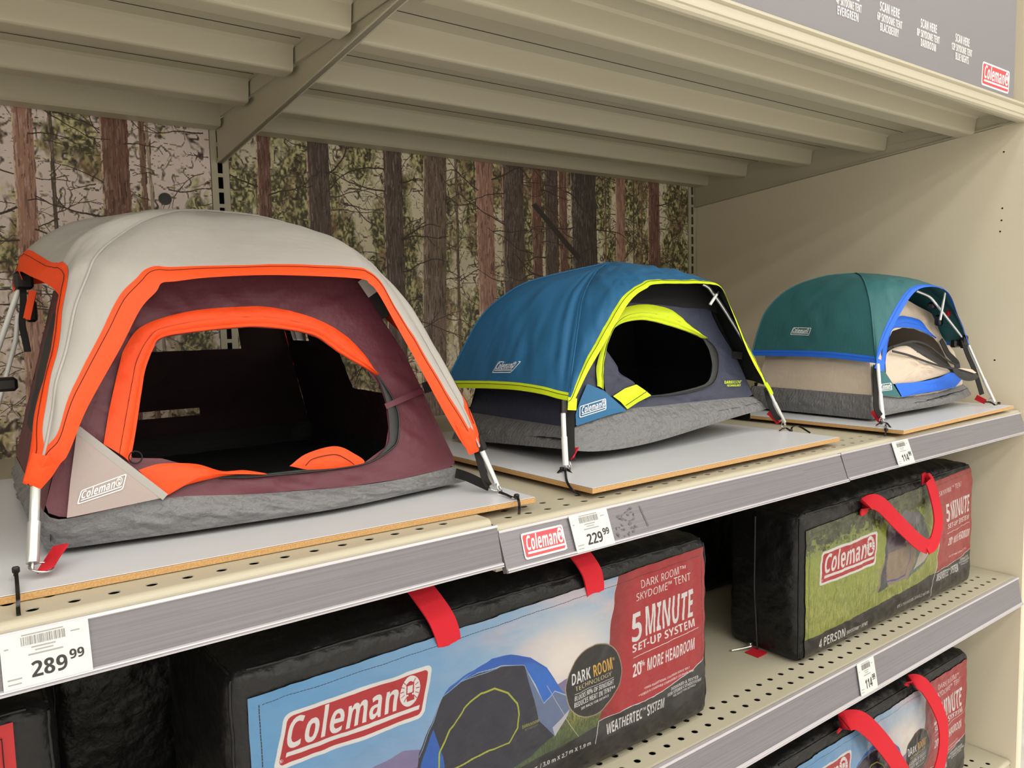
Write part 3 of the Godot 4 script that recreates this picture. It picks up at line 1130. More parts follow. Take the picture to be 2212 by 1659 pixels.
# ------------------------------------------------------------------ signs and tickets
func signs() -> void:
	var t := thing("shelf_sign", "grey printed sign board along the front of the overhead shelf, with a red badge", "sign", Vector3(0.2, 0.56, 0.769))
	commit("board", box(Vector3(0.2, 0.71, 0.7685), Vector3(1.906, 0.30, 0.006), 0.0006), M.sign_grey, t)
	var at := func(v: Vector2, h: float) -> Vector3: return Vector3(v.x / 1000.0, v.y / 1000.0, 0.7716 + h)
	var w := Color8(240, 238, 236)
	var cols := [[584, 636, "EVERGREEN", "4P SKYDOME TENT", 581, 644], [694, 746, "BLACKBERRY", "6P SKYDOME TENT", 686, 756], [812, 860, "DARKROOM", "8P SKYDOME TENT", 800, 872], [926, 972, "BLUE NIGHTS", "12P SKYDOME TENT", 912, 984]]
	for q in cols:
		var L := [[w, text2d("SCAN HERE", q[0] - 1.0, q[1] + 2.0, 617.5, 12.6)], [w, text2d(q[3], q[4], q[5], 603.5, 10.6)], [w, text2d(q[2], q[0], q[1], 590, 11.2)]]
		commit("lettering", skin(L, at, 0.0002), M.print, t)
	var bl := badge(w, Color8(205, 66, 72), true, 0.10)
	var bat := func(v: Vector2, h: float) -> Vector3: return Vector3(1.021 + v.x * 0.000745, 0.5655 + v.y * 0.00079, 0.7716 + h)
	commit("badge", skin(bl, bat, 0.0002), M.print, t, "red badge with white lettering")
	# tickets in the rails: left, right, bottom, top, price
	ticket("large white 289.99 price ticket in the rail under the white and orange tent", -0.3975, -0.3465, -0.0325, 0.0015, 0.0025, -0.0355, 0.7785, 0.7875, "289")
	ticket("white 229.99 price ticket with a smudged top, beside the red rail badge", 0.088, 0.1405, -0.0405, -0.0050, -0.004, -0.0415, 0.7775, 0.7915, "229")
	ticket("white 114.99 price ticket in the rail under the green tent", 0.7315, 0.7800, -0.0395, -0.0045, -0.0035, -0.0405, 0.7775, 0.7905, "114")
	ticket("white 114.99 price ticket in the lower rail above the lowest bag", 0.633, 0.6790, -0.3655, -0.3195, -0.3185, -0.3695, 0.783, 0.792, "114")
	# dried glue left by old tickets on the rail
	var rf = rail_plane(-0.004, -0.0415, 0.7775, 0.7915)
	var glue := func(v: Vector2, h: float) -> Vector3: return rf.call(v.x, v.y, 0.0004 + h)
	var gp := PackedVector2Array()
	var rng := RandomNumberGenerator.new()
	rng.seed = 6
	for i in 34:
		gp.append_array(tri2(ell(0.149 + rng.randf() * 0.03, -0.0365 + rng.randf() * 0.026, rng.randf_range(0.0008, 0.003), rng.randf_range(0.0005, 0.0016), 9, rng.randf_range(-0.8, 0.8))))
	for i in 9:
		gp.append_array(tri2(ell(0.1905 + i * 0.0006, -0.012 - i * 0.0024, 0.0010 + 0.0003 * (i % 3), 0.0016, 9)))
	commit("glue_mark", skin([[Color8(96, 91, 92), gp]], glue, 0.0001), M.print, rails[1])
	# the red badge card in the rail
	var b := thing("badge_card", "small red badge card with white lettering in the price rail, beside the 229.99 ticket", "badge", Vector3(0.052, -0.04, 0.79))
	var f = rail_plane(-0.004, -0.0415, 0.7775, 0.7915)
	var g := func(v: Vector2, h: float) -> Vector3:
		return f.call(0.0245 + v.x * 0.000365, -0.0345 + v.y * 0.00048, 0.0009 + h)
	var card := func(v: Vector2, h: float) -> Vector3:
		return f.call(0.0245 + v.x * 0.000365, -0.0345 + v.y * 0.00048, h)
	var st := begin()
	slab(st, f, 0.0262, 0.0780, -0.0338, -0.0112, 0.0004, 0.0009)
	commit("card", done(st), M.card_white, b)
	commit("badge", skin(badge(Color8(240, 236, 234), Color8(206, 74, 80), true, 0.06), g, 0.0001), M.print, b)

func rail_plane(yt: float, yb: float, zt: float, zb: float):
	var d := Vector2(zb - zt, yb - yt).normalized()
	var n := Vector2(-d.y, d.x)
	return func(x: float, y: float, h: float) -> Vector3:
		var s := (y - yt) / (yb - yt)
		return Vector3(x, y + n.y * h, lerpf(zt, zb, s) + n.x * h)

func slab(st: SurfaceTool, f, x0: float, x1: float, y0: float, y1: float, h0: float, h1: float) -> void:
	var a := [f.call(x0, y0, h1), f.call(x1, y0, h1), f.call(x1, y1, h1), f.call(x0, y1, h1)]
	var b := [f.call(x0, y0, h0), f.call(x1, y0, h0), f.call(x1, y1, h0), f.call(x0, y1, h0)]
	quad(st, a[3], a[2], a[1], a[0])
	quad(st, b[0], b[1], b[2], b[3])
	for i in 4:
		var j := (i + 1) % 4
		quad(st, a[i], a[j], b[j], b[i])

func ticket(label: String, x0: float, x1: float, y0: float, y1: float, yt: float, yb: float, zt: float, zb: float, price: String) -> void:
	var f = rail_plane(yt, yb, zt, zb)
	var t := thing("price_ticket", label, "price tag", Vector3((x0 + x1) / 2, y0, zb))
	var st := begin()
	slab(st, f, x0, x1, y0, y1, 0.0016, 0.0026)
	commit("card", done(st), M.card_white, t)
	var k := (x1 - x0) / 51.0
	var ky := (y1 - y0) / 34.0
	var at := func(v: Vector2, h: float) -> Vector3: return f.call(x0 + v.x * k, y0 + v.y * ky, 0.0026 + h)
	var dk := Color8(40, 40, 46)
	var gr := Color8(150, 150, 150)
	var bars := PackedVector2Array()
	var rng := RandomNumberGenerator.new()
	rng.seed = price.hash()
	var x := 11.5
	while x < 37.0:
		var w := rng.randf_range(0.15, 0.55)
		bars.append_array(rect2(x, 25.0, x + w, 30.5))
		x += w + rng.randf_range(0.25, 0.6)
	var small := PackedVector2Array()
	for q in [[12, 31.2, 36, 32.0], [40, 27.5, 45.5, 28.3], [17, 22.8, 31, 23.7], [19, 20.8, 29.5, 21.6], [15, 18.4, 35, 19.4], [2, 24.5, 4.5, 25.4], [2.5, 5.5, 10.5, 6.4], [2.5, 2.6, 10, 3.4]]:
		small.append_array(rect2(q[0], q[1], q[2], q[3]))
	var L := [[gr.darkened(0.35), bars], [gr, small], [dk, text2d(price, 16.0, 36.5, 4.6, 9.6)], [dk, text2d("99", 38.2, 46.8, 10.2, 6.0)]]
	commit("print", skin(L, at, 0.00012, 0.00006), M.print, t)

# ------------------------------------------------------------------ boards under the tents
func board(label: String, a: Vector3, xd: Vector3, w: float, d: float, th: float, pad: float, drilled := []) -> void:
	# a: front left corner of the top; xd: along the front edge
	xd = xd.normalized()
	var zd := Vector3(xd.z, 0, -xd.x)
	var t := thing("display_board", label, "board", a + xd * w / 2 + zd * d / 2 - Vector3(0, th + pad, 0))
	var c := a + xd * w / 2 + zd * d / 2
	var bs := Basis(xd, Vector3.UP, -zd)
	var xf := func(m: ArrayMesh) -> ArrayMesh:
		var st := SurfaceTool.new()
		st.append_from(m, 0, Transform3D(bs, Vector3.ZERO).translated(c))
		return st.commit()
	commit("core", xf.call(box(Vector3(0, -th / 2 - 0.0004, 0), Vector3(w, th - 0.0008, d), 0.0004)), M.mdf, t, "bare brown fibreboard edges")
	commit("white_face", xf.call(box(Vector3(0, -0.0002, 0), Vector3(w - 0.0008, 0.0006, d - 0.0008), 0.0002)), M.laminate, t, "smooth white laminate top")
	for q in drilled:
		commit("drill_hole", xf.call(tube(V([Vector3(q[0], -0.001, q[1]), Vector3(q[0], 0.00025, q[1])]), 0.0028, 14)), mat("drilled", Color8(120, 84, 80), 0.8), t)
	if pad > 0.0005:
		for sx in [-0.42, 0.40]:
			for sz in [-0.38, 0.38]:
				commit("spacer", xf.call(box(Vector3(sx * w, -th - pad / 2, sz * d), Vector3(0.02, pad, 0.012), 0.001)), M.plastic_black, t)

func boards() -> void:
	board("long white topped fibreboard under the white and orange tent", Vector3(-0.445, 0.0141, 0.7316), Vector3(1, 0, 0.0414), 0.513, 0.50, 0.0060, 0.0006, [[-0.235, 0.205], [-0.230, 0.215], [-0.236, 0.228]])
	board("white topped fibreboard under the blue and lime tent", Vector3(0.1422, 0.0125, 0.7578), Vector3(1, 0, -0.006), 0.490, 0.47, 0.0062, 0.0063)
	board("white topped fibreboard under the green and blue tent", Vector3(0.7575, 0.0118, 0.7855), Vector3(1, 0, -0.02), 0.424, 0.47, 0.0060, 0.0058)

func zip_tie(label: String, path: PackedVector3Array, side: Vector3, head: Vector3) -> void:
	var t := thing("cable_tie", label, "cable tie", path[path.size() - 1], "black cable ties holding the tents to the shelf")
	commit("band", ribbon(path, 0.0026, 0.0011, side, 40), M.plastic_black, t)
	commit("head", box(head, Vector3(0.005, 0.0048, 0.0048), 0.001), M.plastic_black, t)

# ------------------------------------------------------------------ tents
func plane_z(x: float, y: float, y0: float, z0: float, slope: float) -> Vector3:
	return Vector3(x, y, z0 + slope * (y - y0))

func floor_tub(t: Node3D, tf: PackedVector3Array, bf: PackedVector3Array, rear: Array, wob: float) -> void:
	# the tarpaulin floor: a wall round the foot of the tent and a dark groundsheet inside
	var n := 60
	var a := resample(tf, n + 1)
	var b := resample(bf, n + 1)
	var tl := a[0]
	var tr := a[n]
	var bl := b[0]
	var br := b[n]
	var st := begin()
	var sides := [[a, b]]
	sides.append([resample(V([tr, rear[1]]), n + 1, false), resample(V([br, rear[3]]), n + 1, false)])
	sides.append([resample(V([rear[1], rear[0]]), n + 1, false), resample(V([rear[3], rear[2]]), n + 1, false)])
	sides.append([resample(V([rear[0], tl]), n + 1, false), resample(V([rear[2], bl]), n + 1, false)])
	var mid: Vector3 = (tl + tr + rear[0] + rear[1]) / 4.0
	for s in sides:
		var p: PackedVector3Array = s[0]
		var q: PackedVector3Array = s[1]
		var f := func(u, v):
			var i := int(round(u * n))
			var x := p[i].lerp(q[i], v)
			var d := Vector3(x.x - mid.x, 0, x.z - mid.z).normalized()
			var e := sin(PI * u)
			return x + d * (0.006 * sin(PI * v) * (0.3 + 0.7 * e) + wob * sin(PI * v) * (wn.get_noise_3dv(Vector3(x.x * 45, x.y * 90, x.z * 45)) + 0.7 * wn.get_noise_3dv(x * 130.0)))
		sheet(st, n, 10, f, 5.0, 0.5)
	commit("tub_floor", done(st), M.tarp, t, "wrinkled grey tarpaulin floor edge")
	var fl := begin()
	var y := 0.012
	var P := [bl + Vector3(0.004, y, -0.004), br + Vector3(-0.004, y, -0.004), rear[3] + Vector3(-0.004, y, 0.004), rear[2] + Vector3(0.004, y, 0.004)]
	var g := func(u, v):
		var x: Vector3 = P[0].lerp(P[1], u).lerp(P[3].lerp(P[2], u), v)
		return x + Vector3(0, 0.002 * wn.get_noise_3dv(x * 40.0), 0.012 * sin(PI * u) * (1.0 - v))
	sheet(fl, 24, 24, g, 4.0, 4.0)
	# near black lining added up the tub walls to darken the inside
	for s in [[tl, tr, 0], [tr, rear[1], 1], [rear[1], rear[0], 1], [rear[0], tl, 1]]:
		if s[2] == 0:
			continue
		var h := func(u, v):
			var x: Vector3 = s[0].lerp(s[1], u)
			var d := Vector3(mid.x - x.x, 0, mid.z - x.z).normalized()
			return Vector3(x.x, lerpf(x.y + 0.006, 0.028, v), x.z) + d * 0.0045
		sheet(fl, 12, 3, h, 2.0, 1.0)
	commit("groundsheet", done(fl), M.groundsheet, t)

func mirror_z(p: PackedVector3Array, c2: float) -> PackedVector3Array:
	var r := PackedVector3Array()
	for v in p:
		r.append(Vector3(v.x, v.y, c2 - v.z))
	return r

func side_wall(t: Node3D, called: String, f0: Vector3, f1: Vector3, r0: Vector3, r1: Vector3, m: Material, out: Vector3, wins: Array, wm: Material, frame: Material = null) -> void:
	# a wall from its front edge (f0 low, f1 high) to its rear edge, with net windows [u0, u1, v0, v1]
	var f := func(u, v):
		var x := f0.lerp(f1, v).lerp(r0.lerp(r1, v), u)
		return x + out * (0.004 * sin(PI * u) * sin(PI * v) + 0.0016 * wn.get_noise_3dv(Vector3(x.x * 40, x.y * 80, x.z * 24)) * sin(PI * clampf(v * 1.1, 0, 1)))
	var gone := func(u, v):
		for w in wins:
			if u > w[0] and u < w[1] and v > w[2] and v < w[3]:
				return true
		return false
	commit(called, sheet_mesh(60, 40, f, 4.0, 2.0, gone), m, t)
	for w in wins:
		var g := func(u, v): return f.call(lerpf(w[0], w[1], u), lerpf(w[2], w[3], v)) + out * 0.0004
		commit("net_window", sheet_mesh(10, 8, g, 1.0, 1.0), wm, t)

func foot_pole(t: Node3D, path: PackedVector3Array, r: float, m: Material, sleeve: float) -> void:
	var p := resample(path, 14)
	var po := commit("pole", tube(p, r, 14), m, t)
	if sleeve > 0.0:
		var q := PackedVector3Array()
		for i in range(int(14 * sleeve), 14):
			q.append(p[i])
		commit("sleeve", tube(q, r * 1.22, 14), m, po)
	var e := p[13]
	var d := (p[13] - p[12]).normalized()
	commit("tip", tube(V([e, e + d * 0.005]), 0.0013, 8), M.steel, po)

func tent_white() -> void:
	var t := thing("display_tent", "large white and orange display tent with burgundy walls and open door", "tent", Vector3(-0.165, 0.0145, 0.478))
	var C := Vector3(-0.165, 0.06, 0.478)
	var A := Vector3(-0.166, 0.3215, 0.478)
	var RFL := T([-3614, 796, 6807, -3540, 1002, 6733, -3489, 1169, 6682, -3434, 1382, 6627, -3399, 1561, 6592, -3303, 1804, 6496, -3215, 2113, 6408, -3162, 2243, 6355, -3077, 2416, 6270, -3004, 2562, 6197])
	RFL.append_array(V([Vector3(-0.283, 0.2725, 0.595), Vector3(-0.245, 0.298, 0.552), Vector3(-0.205, 0.314, 0.515), A]))
	var RFR := T([341, 636, 7013, 289, 836, 6961, 224, 1056, 6896, 102, 1374, 6774, -76, 1837, 6596, -285, 2315, 6387, -383, 2492, 6289, -451, 2591, 6221])
	RFR.append_array(V([Vector3(-0.060, 0.2775, 0.598), Vector3(-0.090, 0.2985, 0.555), Vector3(-0.125, 0.3135, 0.518), A]))
	var RRL := V([Vector3(-0.338, 0.240, 0.346), Vector3(-0.334, 0.262, 0.352), Vector3(-0.310, 0.289, 0.372), Vector3(-0.245, 0.3135, 0.420), A])
	var RRR := V([Vector3(0.035, 0.060, 0.270), Vector3(0.0, 0.160, 0.310), Vector3(-0.035, 0.253, 0.345), Vector3(-0.055, 0.276, 0.362), Vector3(-0.09, 0.301, 0.410), A])
	var EF := T([-3657, 787, 6801, -3440, 934, 6778, -3363, 1031, 6761, -3210, 1349, 6700, -2928, 1806, 6614, -2744, 2124, 6554, -2606, 2271, 6528, -2553, 2345, 6515, -2440, 2360, 6516, -2122, 2399, 6521, -1543, 2423, 6539, -770, 2398, 6576, -631, 2343, 6593, -551, 2242, 6618, -416, 1950, 6686, -206, 1486, 6793, 7, 999, 6905, 175, 662, 6983, 248, 602, 6999])
	var EL := T([-3683, 809, 6640, -3619, 992, 6550, -3552, 1278, 6450, -3497, 1454, 6370, -3441, 1576, 6320, -3380, 1775, 6220, -3332, 1957, 6140, -3298, 2117, 6060, -3278, 2192, 6020, -3253, 2232, 5980, -3262, 2316, 5750, -3292, 2406, 5300, -3317, 2494, 4600, -3353, 2578, 4000])
	EL.append_array(V([Vector3(-0.3305, 0.250, 0.366), Vector3(-0.335, 0.245, 0.356), Vector3(-0.338, 0.239, 0.349)]))
	var ER := T([438, 683, 6840, 404, 875, 6820, 348, 1003, 6750, 202, 1425, 6420, 24, 1776, 6120, -118, 2020, 5880])
	ER.append_array(V([Vector3(-0.012, 0.236, 0.54), Vector3(-0.008, 0.246, 0.45), Vector3(-0.012, 0.236, 0.37), Vector3(0.004, 0.19, 0.325), Vector3(0.02, 0.13, 0.298), Vector3(0.036, 0.062, 0.274)]))
	var EB := V([Vector3(-0.337, 0.239, 0.345), Vector3(-0.330, 0.243, 0.342), Vector3(-0.300, 0.249, 0.335), Vector3(-0.17, 0.252, 0.318), Vector3(-0.06, 0.247, 0.328), Vector3(-0.043, 0.222, 0.328), Vector3(-0.008, 0.14, 0.302), Vector3(0.029, 0.063, 0.269)])
	var gF = gore(EF, RFL, RFR, 6, 13, 9, 7, 0.013, C, 0.0022)
	var gL = gore(EL, RFL, RRL, 9, 14, 9, 1, 0.022, C, 0.0035, Vector3(40, 10, 40))
	var gR = gore(ER, RFR, RRR, 5, 9, 7, 2, 0.016, C, 0.002)
	var gB = gore(EB, RRL, RRR, 1, 5, 1, 2, 0.006, C, 0.002)
	var fly := commit("fly", fly_panel(gF, 0.013), M.fly_white, t, "pale grey white rain fly")
	for g in [gL, gR, gB]:
		commit("fly", fly_panel(g, 0.012), M.fly_white, t)
	for g in [gF, gL, gR, gB]:
		var tr := commit("fly_trim", fly_trim(g, 0.0165 if g == gF else 0.021), M.orange, t, "bright orange binding")
		commit("stitching", edge_line(g, 0.0165 if g == gF else 0.021, 0.72, 0.0014, 0.0003), M.thread_dark, tr)
	for r in [RFL, RFR, RRL, RRR]:
		var p := resample(r, 60)
		for i in p.size():
			p[i] += (p[i] - C).normalized() * 0.0006
		commit("seam", tube(p, 0.0013, 6), M.fly_white, fly)
	# a small orange gather at the two front tips
	for q in [[T([-3623, 1049, 6820, -3698, 842, 6840, -3593, 772, 6880, -3512, 854, 6860, -3434, 963, 6840, -3530, 1023, 6900]), Vector3(-0.2, 0.3, 1)], [T([102, 890, 6960, 218, 568, 7010, 342, 591, 7010, 384, 705, 6980, 352, 877, 6940]), Vector3(0.1, 0.3, 1)]]:
		commit("tip_binding", patch(q[0], q[1], 0.0, 0.0035, 60, false, 6, 0.0015), M.orange, t)
	# front wall with the door
	var n := Vector3(0, 0.30, 1).normalized()
	var outer := T([-3558, 546, 6621, -3415, 466, 6645, -2676, 513, 6631, -1904, 432, 6655, -986, 365, 6676, -385, 356, 6678, 239, 394, 6667])
	outer.append_array(T([281, 447, 6651, 82, 1050, 6470, 16, 1281, 6401, -99, 1623, 6298, -284, 1975, 6192, -381, 2234, 6115, -506, 2421, 6059]))
	for q in [[-0.10, 0.249], [-0.235, 0.249], [-0.293, 0.228], [-0.318, 0.17], [-0.337, 0.11]]:
		outer.append(plane_z(q[0], q[1], 0.045, 0.665, -0.30))
	commit("front_wall", holed(outer, T([-2898, 877, 6522, -2836, 1066, 6465, -2746, 1410, 6362, -2694, 1590, 6308, -2607, 1771, 6254, -2513, 1874, 6223, -2133, 1924, 6208, -1722, 1947, 6201, -1422, 1920, 6209, -1198, 1877, 6222, -1048, 1816, 6240, -811, 1629, 6296, -585, 1484, 6340, -460, 1310, 6392, -427, 1127, 6447, -445, 875, 6523, -514, 691, 6578, -805, 554, 6619, -1393, 573, 6613, -1874, 592, 6607, -2205, 633, 6595, -2409, 741, 6563, -2645, 841, 6533]), n, 0.0035), M.burgundy, t, "burgundy front wall")
	var to := T([-3088, 1006, 6483, -3005, 1306, 6393, -2883, 1676, 6282, -2837, 1785, 6249, -2702, 1954, 6199, -2479, 2047, 6171, -2144, 2113, 6151, -1675, 2137, 6144, -1437, 2116, 6150, -1127, 2032, 6175, -881, 1914, 6211, -698, 1765, 6255, -554, 1564, 6316, -483, 1407, 6363])
	var ti := T([-2906, 840, 6533, -2836, 1066, 6465, -2746, 1410, 6362, -2694, 1590, 6308, -2607, 1771, 6254, -2513, 1874, 6223, -2133, 1924, 6208, -1722, 1947, 6201, -1422, 1920, 6209, -1198, 1877, 6222, -1048, 1816, 6240, -811, 1629, 6296, -585, 1484, 6340, -483, 1407, 6363])
	var dt := commit("door_trim", strip(to, ti, 90, 8, n, 0.0036, 0.0022, true, 0.0010), M.orange, t, "orange door binding")
	var sl := PackedVector3Array()
	var ro := resample(to, 90)
	var ri := resample(ti, 90)
	for i in 90:
		sl.append(ri[i].lerp(ro[i], 0.42) + n * 0.0062)
	commit("stitching", tube(sl, 0.00035, 5), M.thread_dark, dt)
	commit("door_fold", strip(sl, ri, 90, 5, n, 0.0008, 0.0025, true, 0.001), M.orange, dt)
	var zp := commit("door_zip", strip(T([-483, 1407, 6363, -365, 1193, 6427, -318, 994, 6487, -362, 781, 6551, -437, 678, 6582, -668, 577, 6612, -883, 546, 6621, -1275, 549, 6620, -1881, 577, 6612, -2208, 614, 6601]), T([-504, 1408, 6363, -460, 1310, 6392, -427, 1127, 6447, -445, 875, 6523, -514, 691, 6578, -805, 554, 6619, -1391, 582, 6610, -1873, 600, 6605, -2204, 641, 6593, -2214, 631, 6596]), 70, 3, n, 0.0022, 0.0012), M.zip_black, t, "black door zip")
	var zt := PackedVector3Array()
	for v in resample(T([-483, 1407, 6363, -365, 1193, 6427, -318, 994, 6487, -362, 781, 6551, -437, 678, 6582, -668, 577, 6612, -883, 546, 6621, -1275, 549, 6620, -1881, 577, 6612, -2208, 614, 6601]), 90):
		zt.append(v + n * 0.003)
	commit("zip_teeth", tube(zt, 0.0009, 6), M.plastic_black, zp)
	commit("gusset", patch(T([-3272, 1139, 6443, -2676, 513, 6631, -3050, 489, 6638, -3415, 466, 6645, -3360, 748, 6560, -3311, 961, 6497]), n, 0.0065, 0.001), M.gusset_white, t, "thin white corner gusset")
	var gq := T([-3272, 1139, 6443, -2676, 513, 6631, -3050, 489, 6638, -3415, 466, 6645, -3360, 748, 6560, -3311, 961, 6497])
	commit("gusset_binding", ribbon(V([gq[0] + n * 0.0075, gq[1] + n * 0.0075]), 0.0062, 0.0008, Vector3(0.7, 0.7, 0.1)), M.fly_white, t)
	commit("badge", skin(badge(Color8(236, 232, 230), Color8(200, 192, 188), false), badge_on(T([-3338, 553, 6619, -2992, 622, 6599, -2946, 746, 6561, -3296, 659, 6587]), n, 0.0075)), M.print_cloth, t, "white printed badge")
	commit("door_flap", patch(T([-2850, 764, 6556, -2726, 790, 6548, -2610, 790, 6548, -2376, 752, 6559, -2172, 665, 6585, -1976, 647, 6591, -1772, 582, 6610, -2084, 621, 6599, -2353, 606, 6603, -2528, 580, 6611, -2674, 528, 6626, -2763, 645, 6592]), n, 0.004, 0.004, 90, true, 8, 0.003), M.orange, t, "orange corner of the unzipped door")
	var mo := commit("door_flap", patch(T([-1552, 629, 6596, -1367, 721, 6569, -1080, 757, 6558, -907, 679, 6581, -805, 554, 6619, -1297, 561, 6617]), n, 0.003, 0.003, 90, true, 8, 0.002), M.orange, t, "orange half moon of the folded door")
	var ms := PackedVector3Array()
	for v in resample(T([-1409, 610, 6602, -1321, 663, 6586, -1100, 675, 6582, -980, 612, 6602, -916, 554, 6619]), 30):
		ms.append(v + n * 0.0062)
	commit("stitching", tube(ms, 0.0004, 5), M.thread_dark, mo)
	var pa := T([-457, 1082, 6460, 19, 1212, 6421])
	commit("pocket_hem", ribbon(V([pa[0] + n * 0.004, pa[0].lerp(pa[1], 0.5) + n * 0.005, pa[1] + n * 0.004]), 0.006, 0.001, Vector3(0, 1, -0.3)), M.burgundy, t)
	commit("cord_loop", ring(plane_z(-0.286, 0.087, 0.045, 0.665, -0.3) + n * 0.004, n, 0.0052, 0.0006), M.thread_black, t)
	# other walls, with net windows
	side_wall(t, "side_wall", Vector3(-0.356, 0.054, 0.662), Vector3(-0.296, 0.240, 0.607), Vector3(-0.345, 0.052, 0.30), Vector3(-0.300, 0.240, 0.345), M.burgundy, Vector3(-1, 0.2, 0), [[0.10, 0.82, 0.22, 0.86]], mat_net_side(), null)
	side_wall(t, "side_wall", Vector3(0.026, 0.042, 0.666), Vector3(-0.046, 0.240, 0.606), Vector3(0.015, 0.050, 0.30), Vector3(-0.045, 0.240, 0.345), M.burgundy_shaded, Vector3(1, 0.2, 0), [[0.28, 0.52, 0.36, 0.58], [0.76, 0.93, 0.66, 0.86]], M.mesh_net)
	side_wall(t, "back_wall", Vector3(-0.345, 0.052, 0.30), Vector3(-0.300, 0.240, 0.345), Vector3(0.015, 0.050, 0.30), Vector3(-0.045, 0.240, 0.345), M.burgundy_shaded, Vector3(0, 0.2, -1), [[0.36, 0.78, 0.60, 0.86], [0.36, 0.585, 0.145, 0.205]], M.mesh_net)
	floor_tub(t, T([-3558, 546, 6621, -3415, 466, 6645, -2676, 513, 6631, -1904, 432, 6655, -986, 365, 6676, -385, 356, 6678, 239, 394, 6667]), T([-3557, 200, 6400, -3456, 200, 6523, -2988, 200, 6606, -2502, 200, 6681, -1739, 200, 6764, -1053, 200, 6802, -60, 200, 6681, 416, 200, 6625]), [Vector3(-0.345, 0.05, 0.30), Vector3(0.015, 0.05, 0.30), Vector3(-0.348, 0.0175, 0.292), Vector3(0.02, 0.0175, 0.292)], 0.0045)
	# elastic clips that hold the walls to the poles
	commit("wall_clip", ribbon(T([-436, 2262, 6280, -311, 2018, 6320]), 0.0105, 0.0014, Vector3(0.8, 0.6, 0.1)), M.black_web, t)
	commit("fly_facing", ribbon(T([-551, 2414, 6280, -447, 2252, 6300]), 0.012, 0.001, Vector3(0.8, 0.6, 0.1)), M.fly_white, t)
	commit("rear_tab", ribbon(T([-3219, 2392, 3700, -3253, 2271, 3700, -3300, 2081, 3700]), 0.008, 0.001, Vector3(0.8, 0, 0.6)), M.orange, t)
	commit("wall_clip", ribbon(V([plane_z(0.005, 0.124, 0.045, 0.665, -0.3), Vector3(0.024, 0.131, 0.655)]), 0.012, 0.0012, Vector3(0, 1, -0.3)), M.black_web, t)
	# poles and feet
	var rg := T([-3701, 175, 7027, 512, 150, 7120])
	foot_pole(t, V([Vector3(-0.3605, 0.088, 0.677), Vector3(-0.3632, 0.062, 0.678), rg[0] + Vector3(0.0006, 0.008, 0)]), 0.0036, M.alu, 0.55)
	commit("ring", ring(rg[0] + Vector3(0.006, 0.004, 0), Vector3(0.2, 0.95, 0.2), 0.008, 0.0009), M.steel, t)
	commit("foot_strap", ribbon(T([-3479, 300, 6811, -3548, 245, 6908, -3625, 215, 7113]), 0.012, 0.0018, Vector3(0.8, 0.3, 0.4)), M.red_web, t, "red webbing strap")
	foot_pole(t, T([403, 639, 6940, 447, 477, 6990, 518, 207, 7080]), 0.0033, M.alu, 0.0)
	commit("ring", ring(rg[1] + Vector3(0.0, 0.0045, 0), Vector3(0.6, 0.5, 0.6), 0.0055, 0.0008), M.steel, t)
	commit("ring", ring(rg[1] + Vector3(-0.005, 0.005, -0.002), Vector3(0.1, 0.9, 0.4), 0.0055, 0.0008), M.steel, t)
	commit("foot_strap", ribbon(T([380, 590, 6920, 378, 423, 7000, 380, 298, 7060, 404, 226, 7090]), 0.0075, 0.0016, Vector3(0.8, 0.2, 0.4)), M.black_web, t, "black elastic strap")
	commit("corner_tab", ribbon(T([238, 332, 6720, 279, 310, 6880, 359, 251, 7020, 404, 216, 7090]), 0.010, 0.0016, Vector3(0.1, 0.9, -0.2), 24, 0.6), M.black_web, t)
	var cf := T([403, 639, 6940, 447, 477, 6990, 518, 207, 7080])
	commit("cuff", tube(V([cf[0] - Vector3(0.002, -0.010, 0.002), cf[0].lerp(cf[1], 0.35)]), 0.0064, 12), M.black_web, t)
	# the rear pole beyond the side wall
	var pr := T([-3312, 2481, 3500, -3411, 2180, 3350, -3518, 1857, 3200])
	var dn := (pr[2] - pr[1]).normalized()
	var k := (0.0195 - pr[2].y) / dn.y
	commit("pole", tube(V([Vector3(-0.327, 0.262, 0.352), pr[0], pr[2], pr[2] + dn * k]), 0.0030, 12), M.pole_white, t)
	var p2 := T([-3360, 1849, 3000, -3452, 1503, 2950, -3552, 1184, 2900])
	commit("brace", tube(V([p2[0] + Vector3(0.004, 0.03, 0.0), p2[0], p2[2], p2[2] + (p2[2] - p2[0]) * 0.6]), 0.0026, 10), M.pole_white, t)
	commit("rear_strap", ribbon(T([-3294, 2450, 3520, -3315, 2234, 3600, -3346, 2032, 3700, -3337, 1857, 3800, -3324, 1732, 3800]), 0.007, 0.0012, Vector3(0.8, 0, 0.6)), M.black_web, t)
	var hb := T([-3292, 2509, 3550, -3191, 2183, 3000, -3598, 1439, 4500])
	commit("hub", box(hb[0], Vector3(0.018, 0.020, 0.022), 0.003), M.plastic_black, t)
	commit("hub", box(hb[1], Vector3(0.012, 0.026, 0.022), 0.003), M.plastic_black, t)
	commit("hub", box(hb[2], Vector3(0.020, 0.014, 0.016), 0.003), M.plastic_black, t)
	zip_tie("black cable tie through the board under the 289.99 end of the white tent", T([-3800, 155, 6904, -3800, 220, 6994, -3814, 175, 7221, -3833, 155, 7496, -3840, 105, 7542, -3847, 85, 7643]), Vector3(1, 0, 0), T([-3800, 155, 6904, -3800, 220, 6994, -3814, 175, 7221, -3833, 155, 7496, -3840, 105, 7542, -3847, 85, 7643])[1])
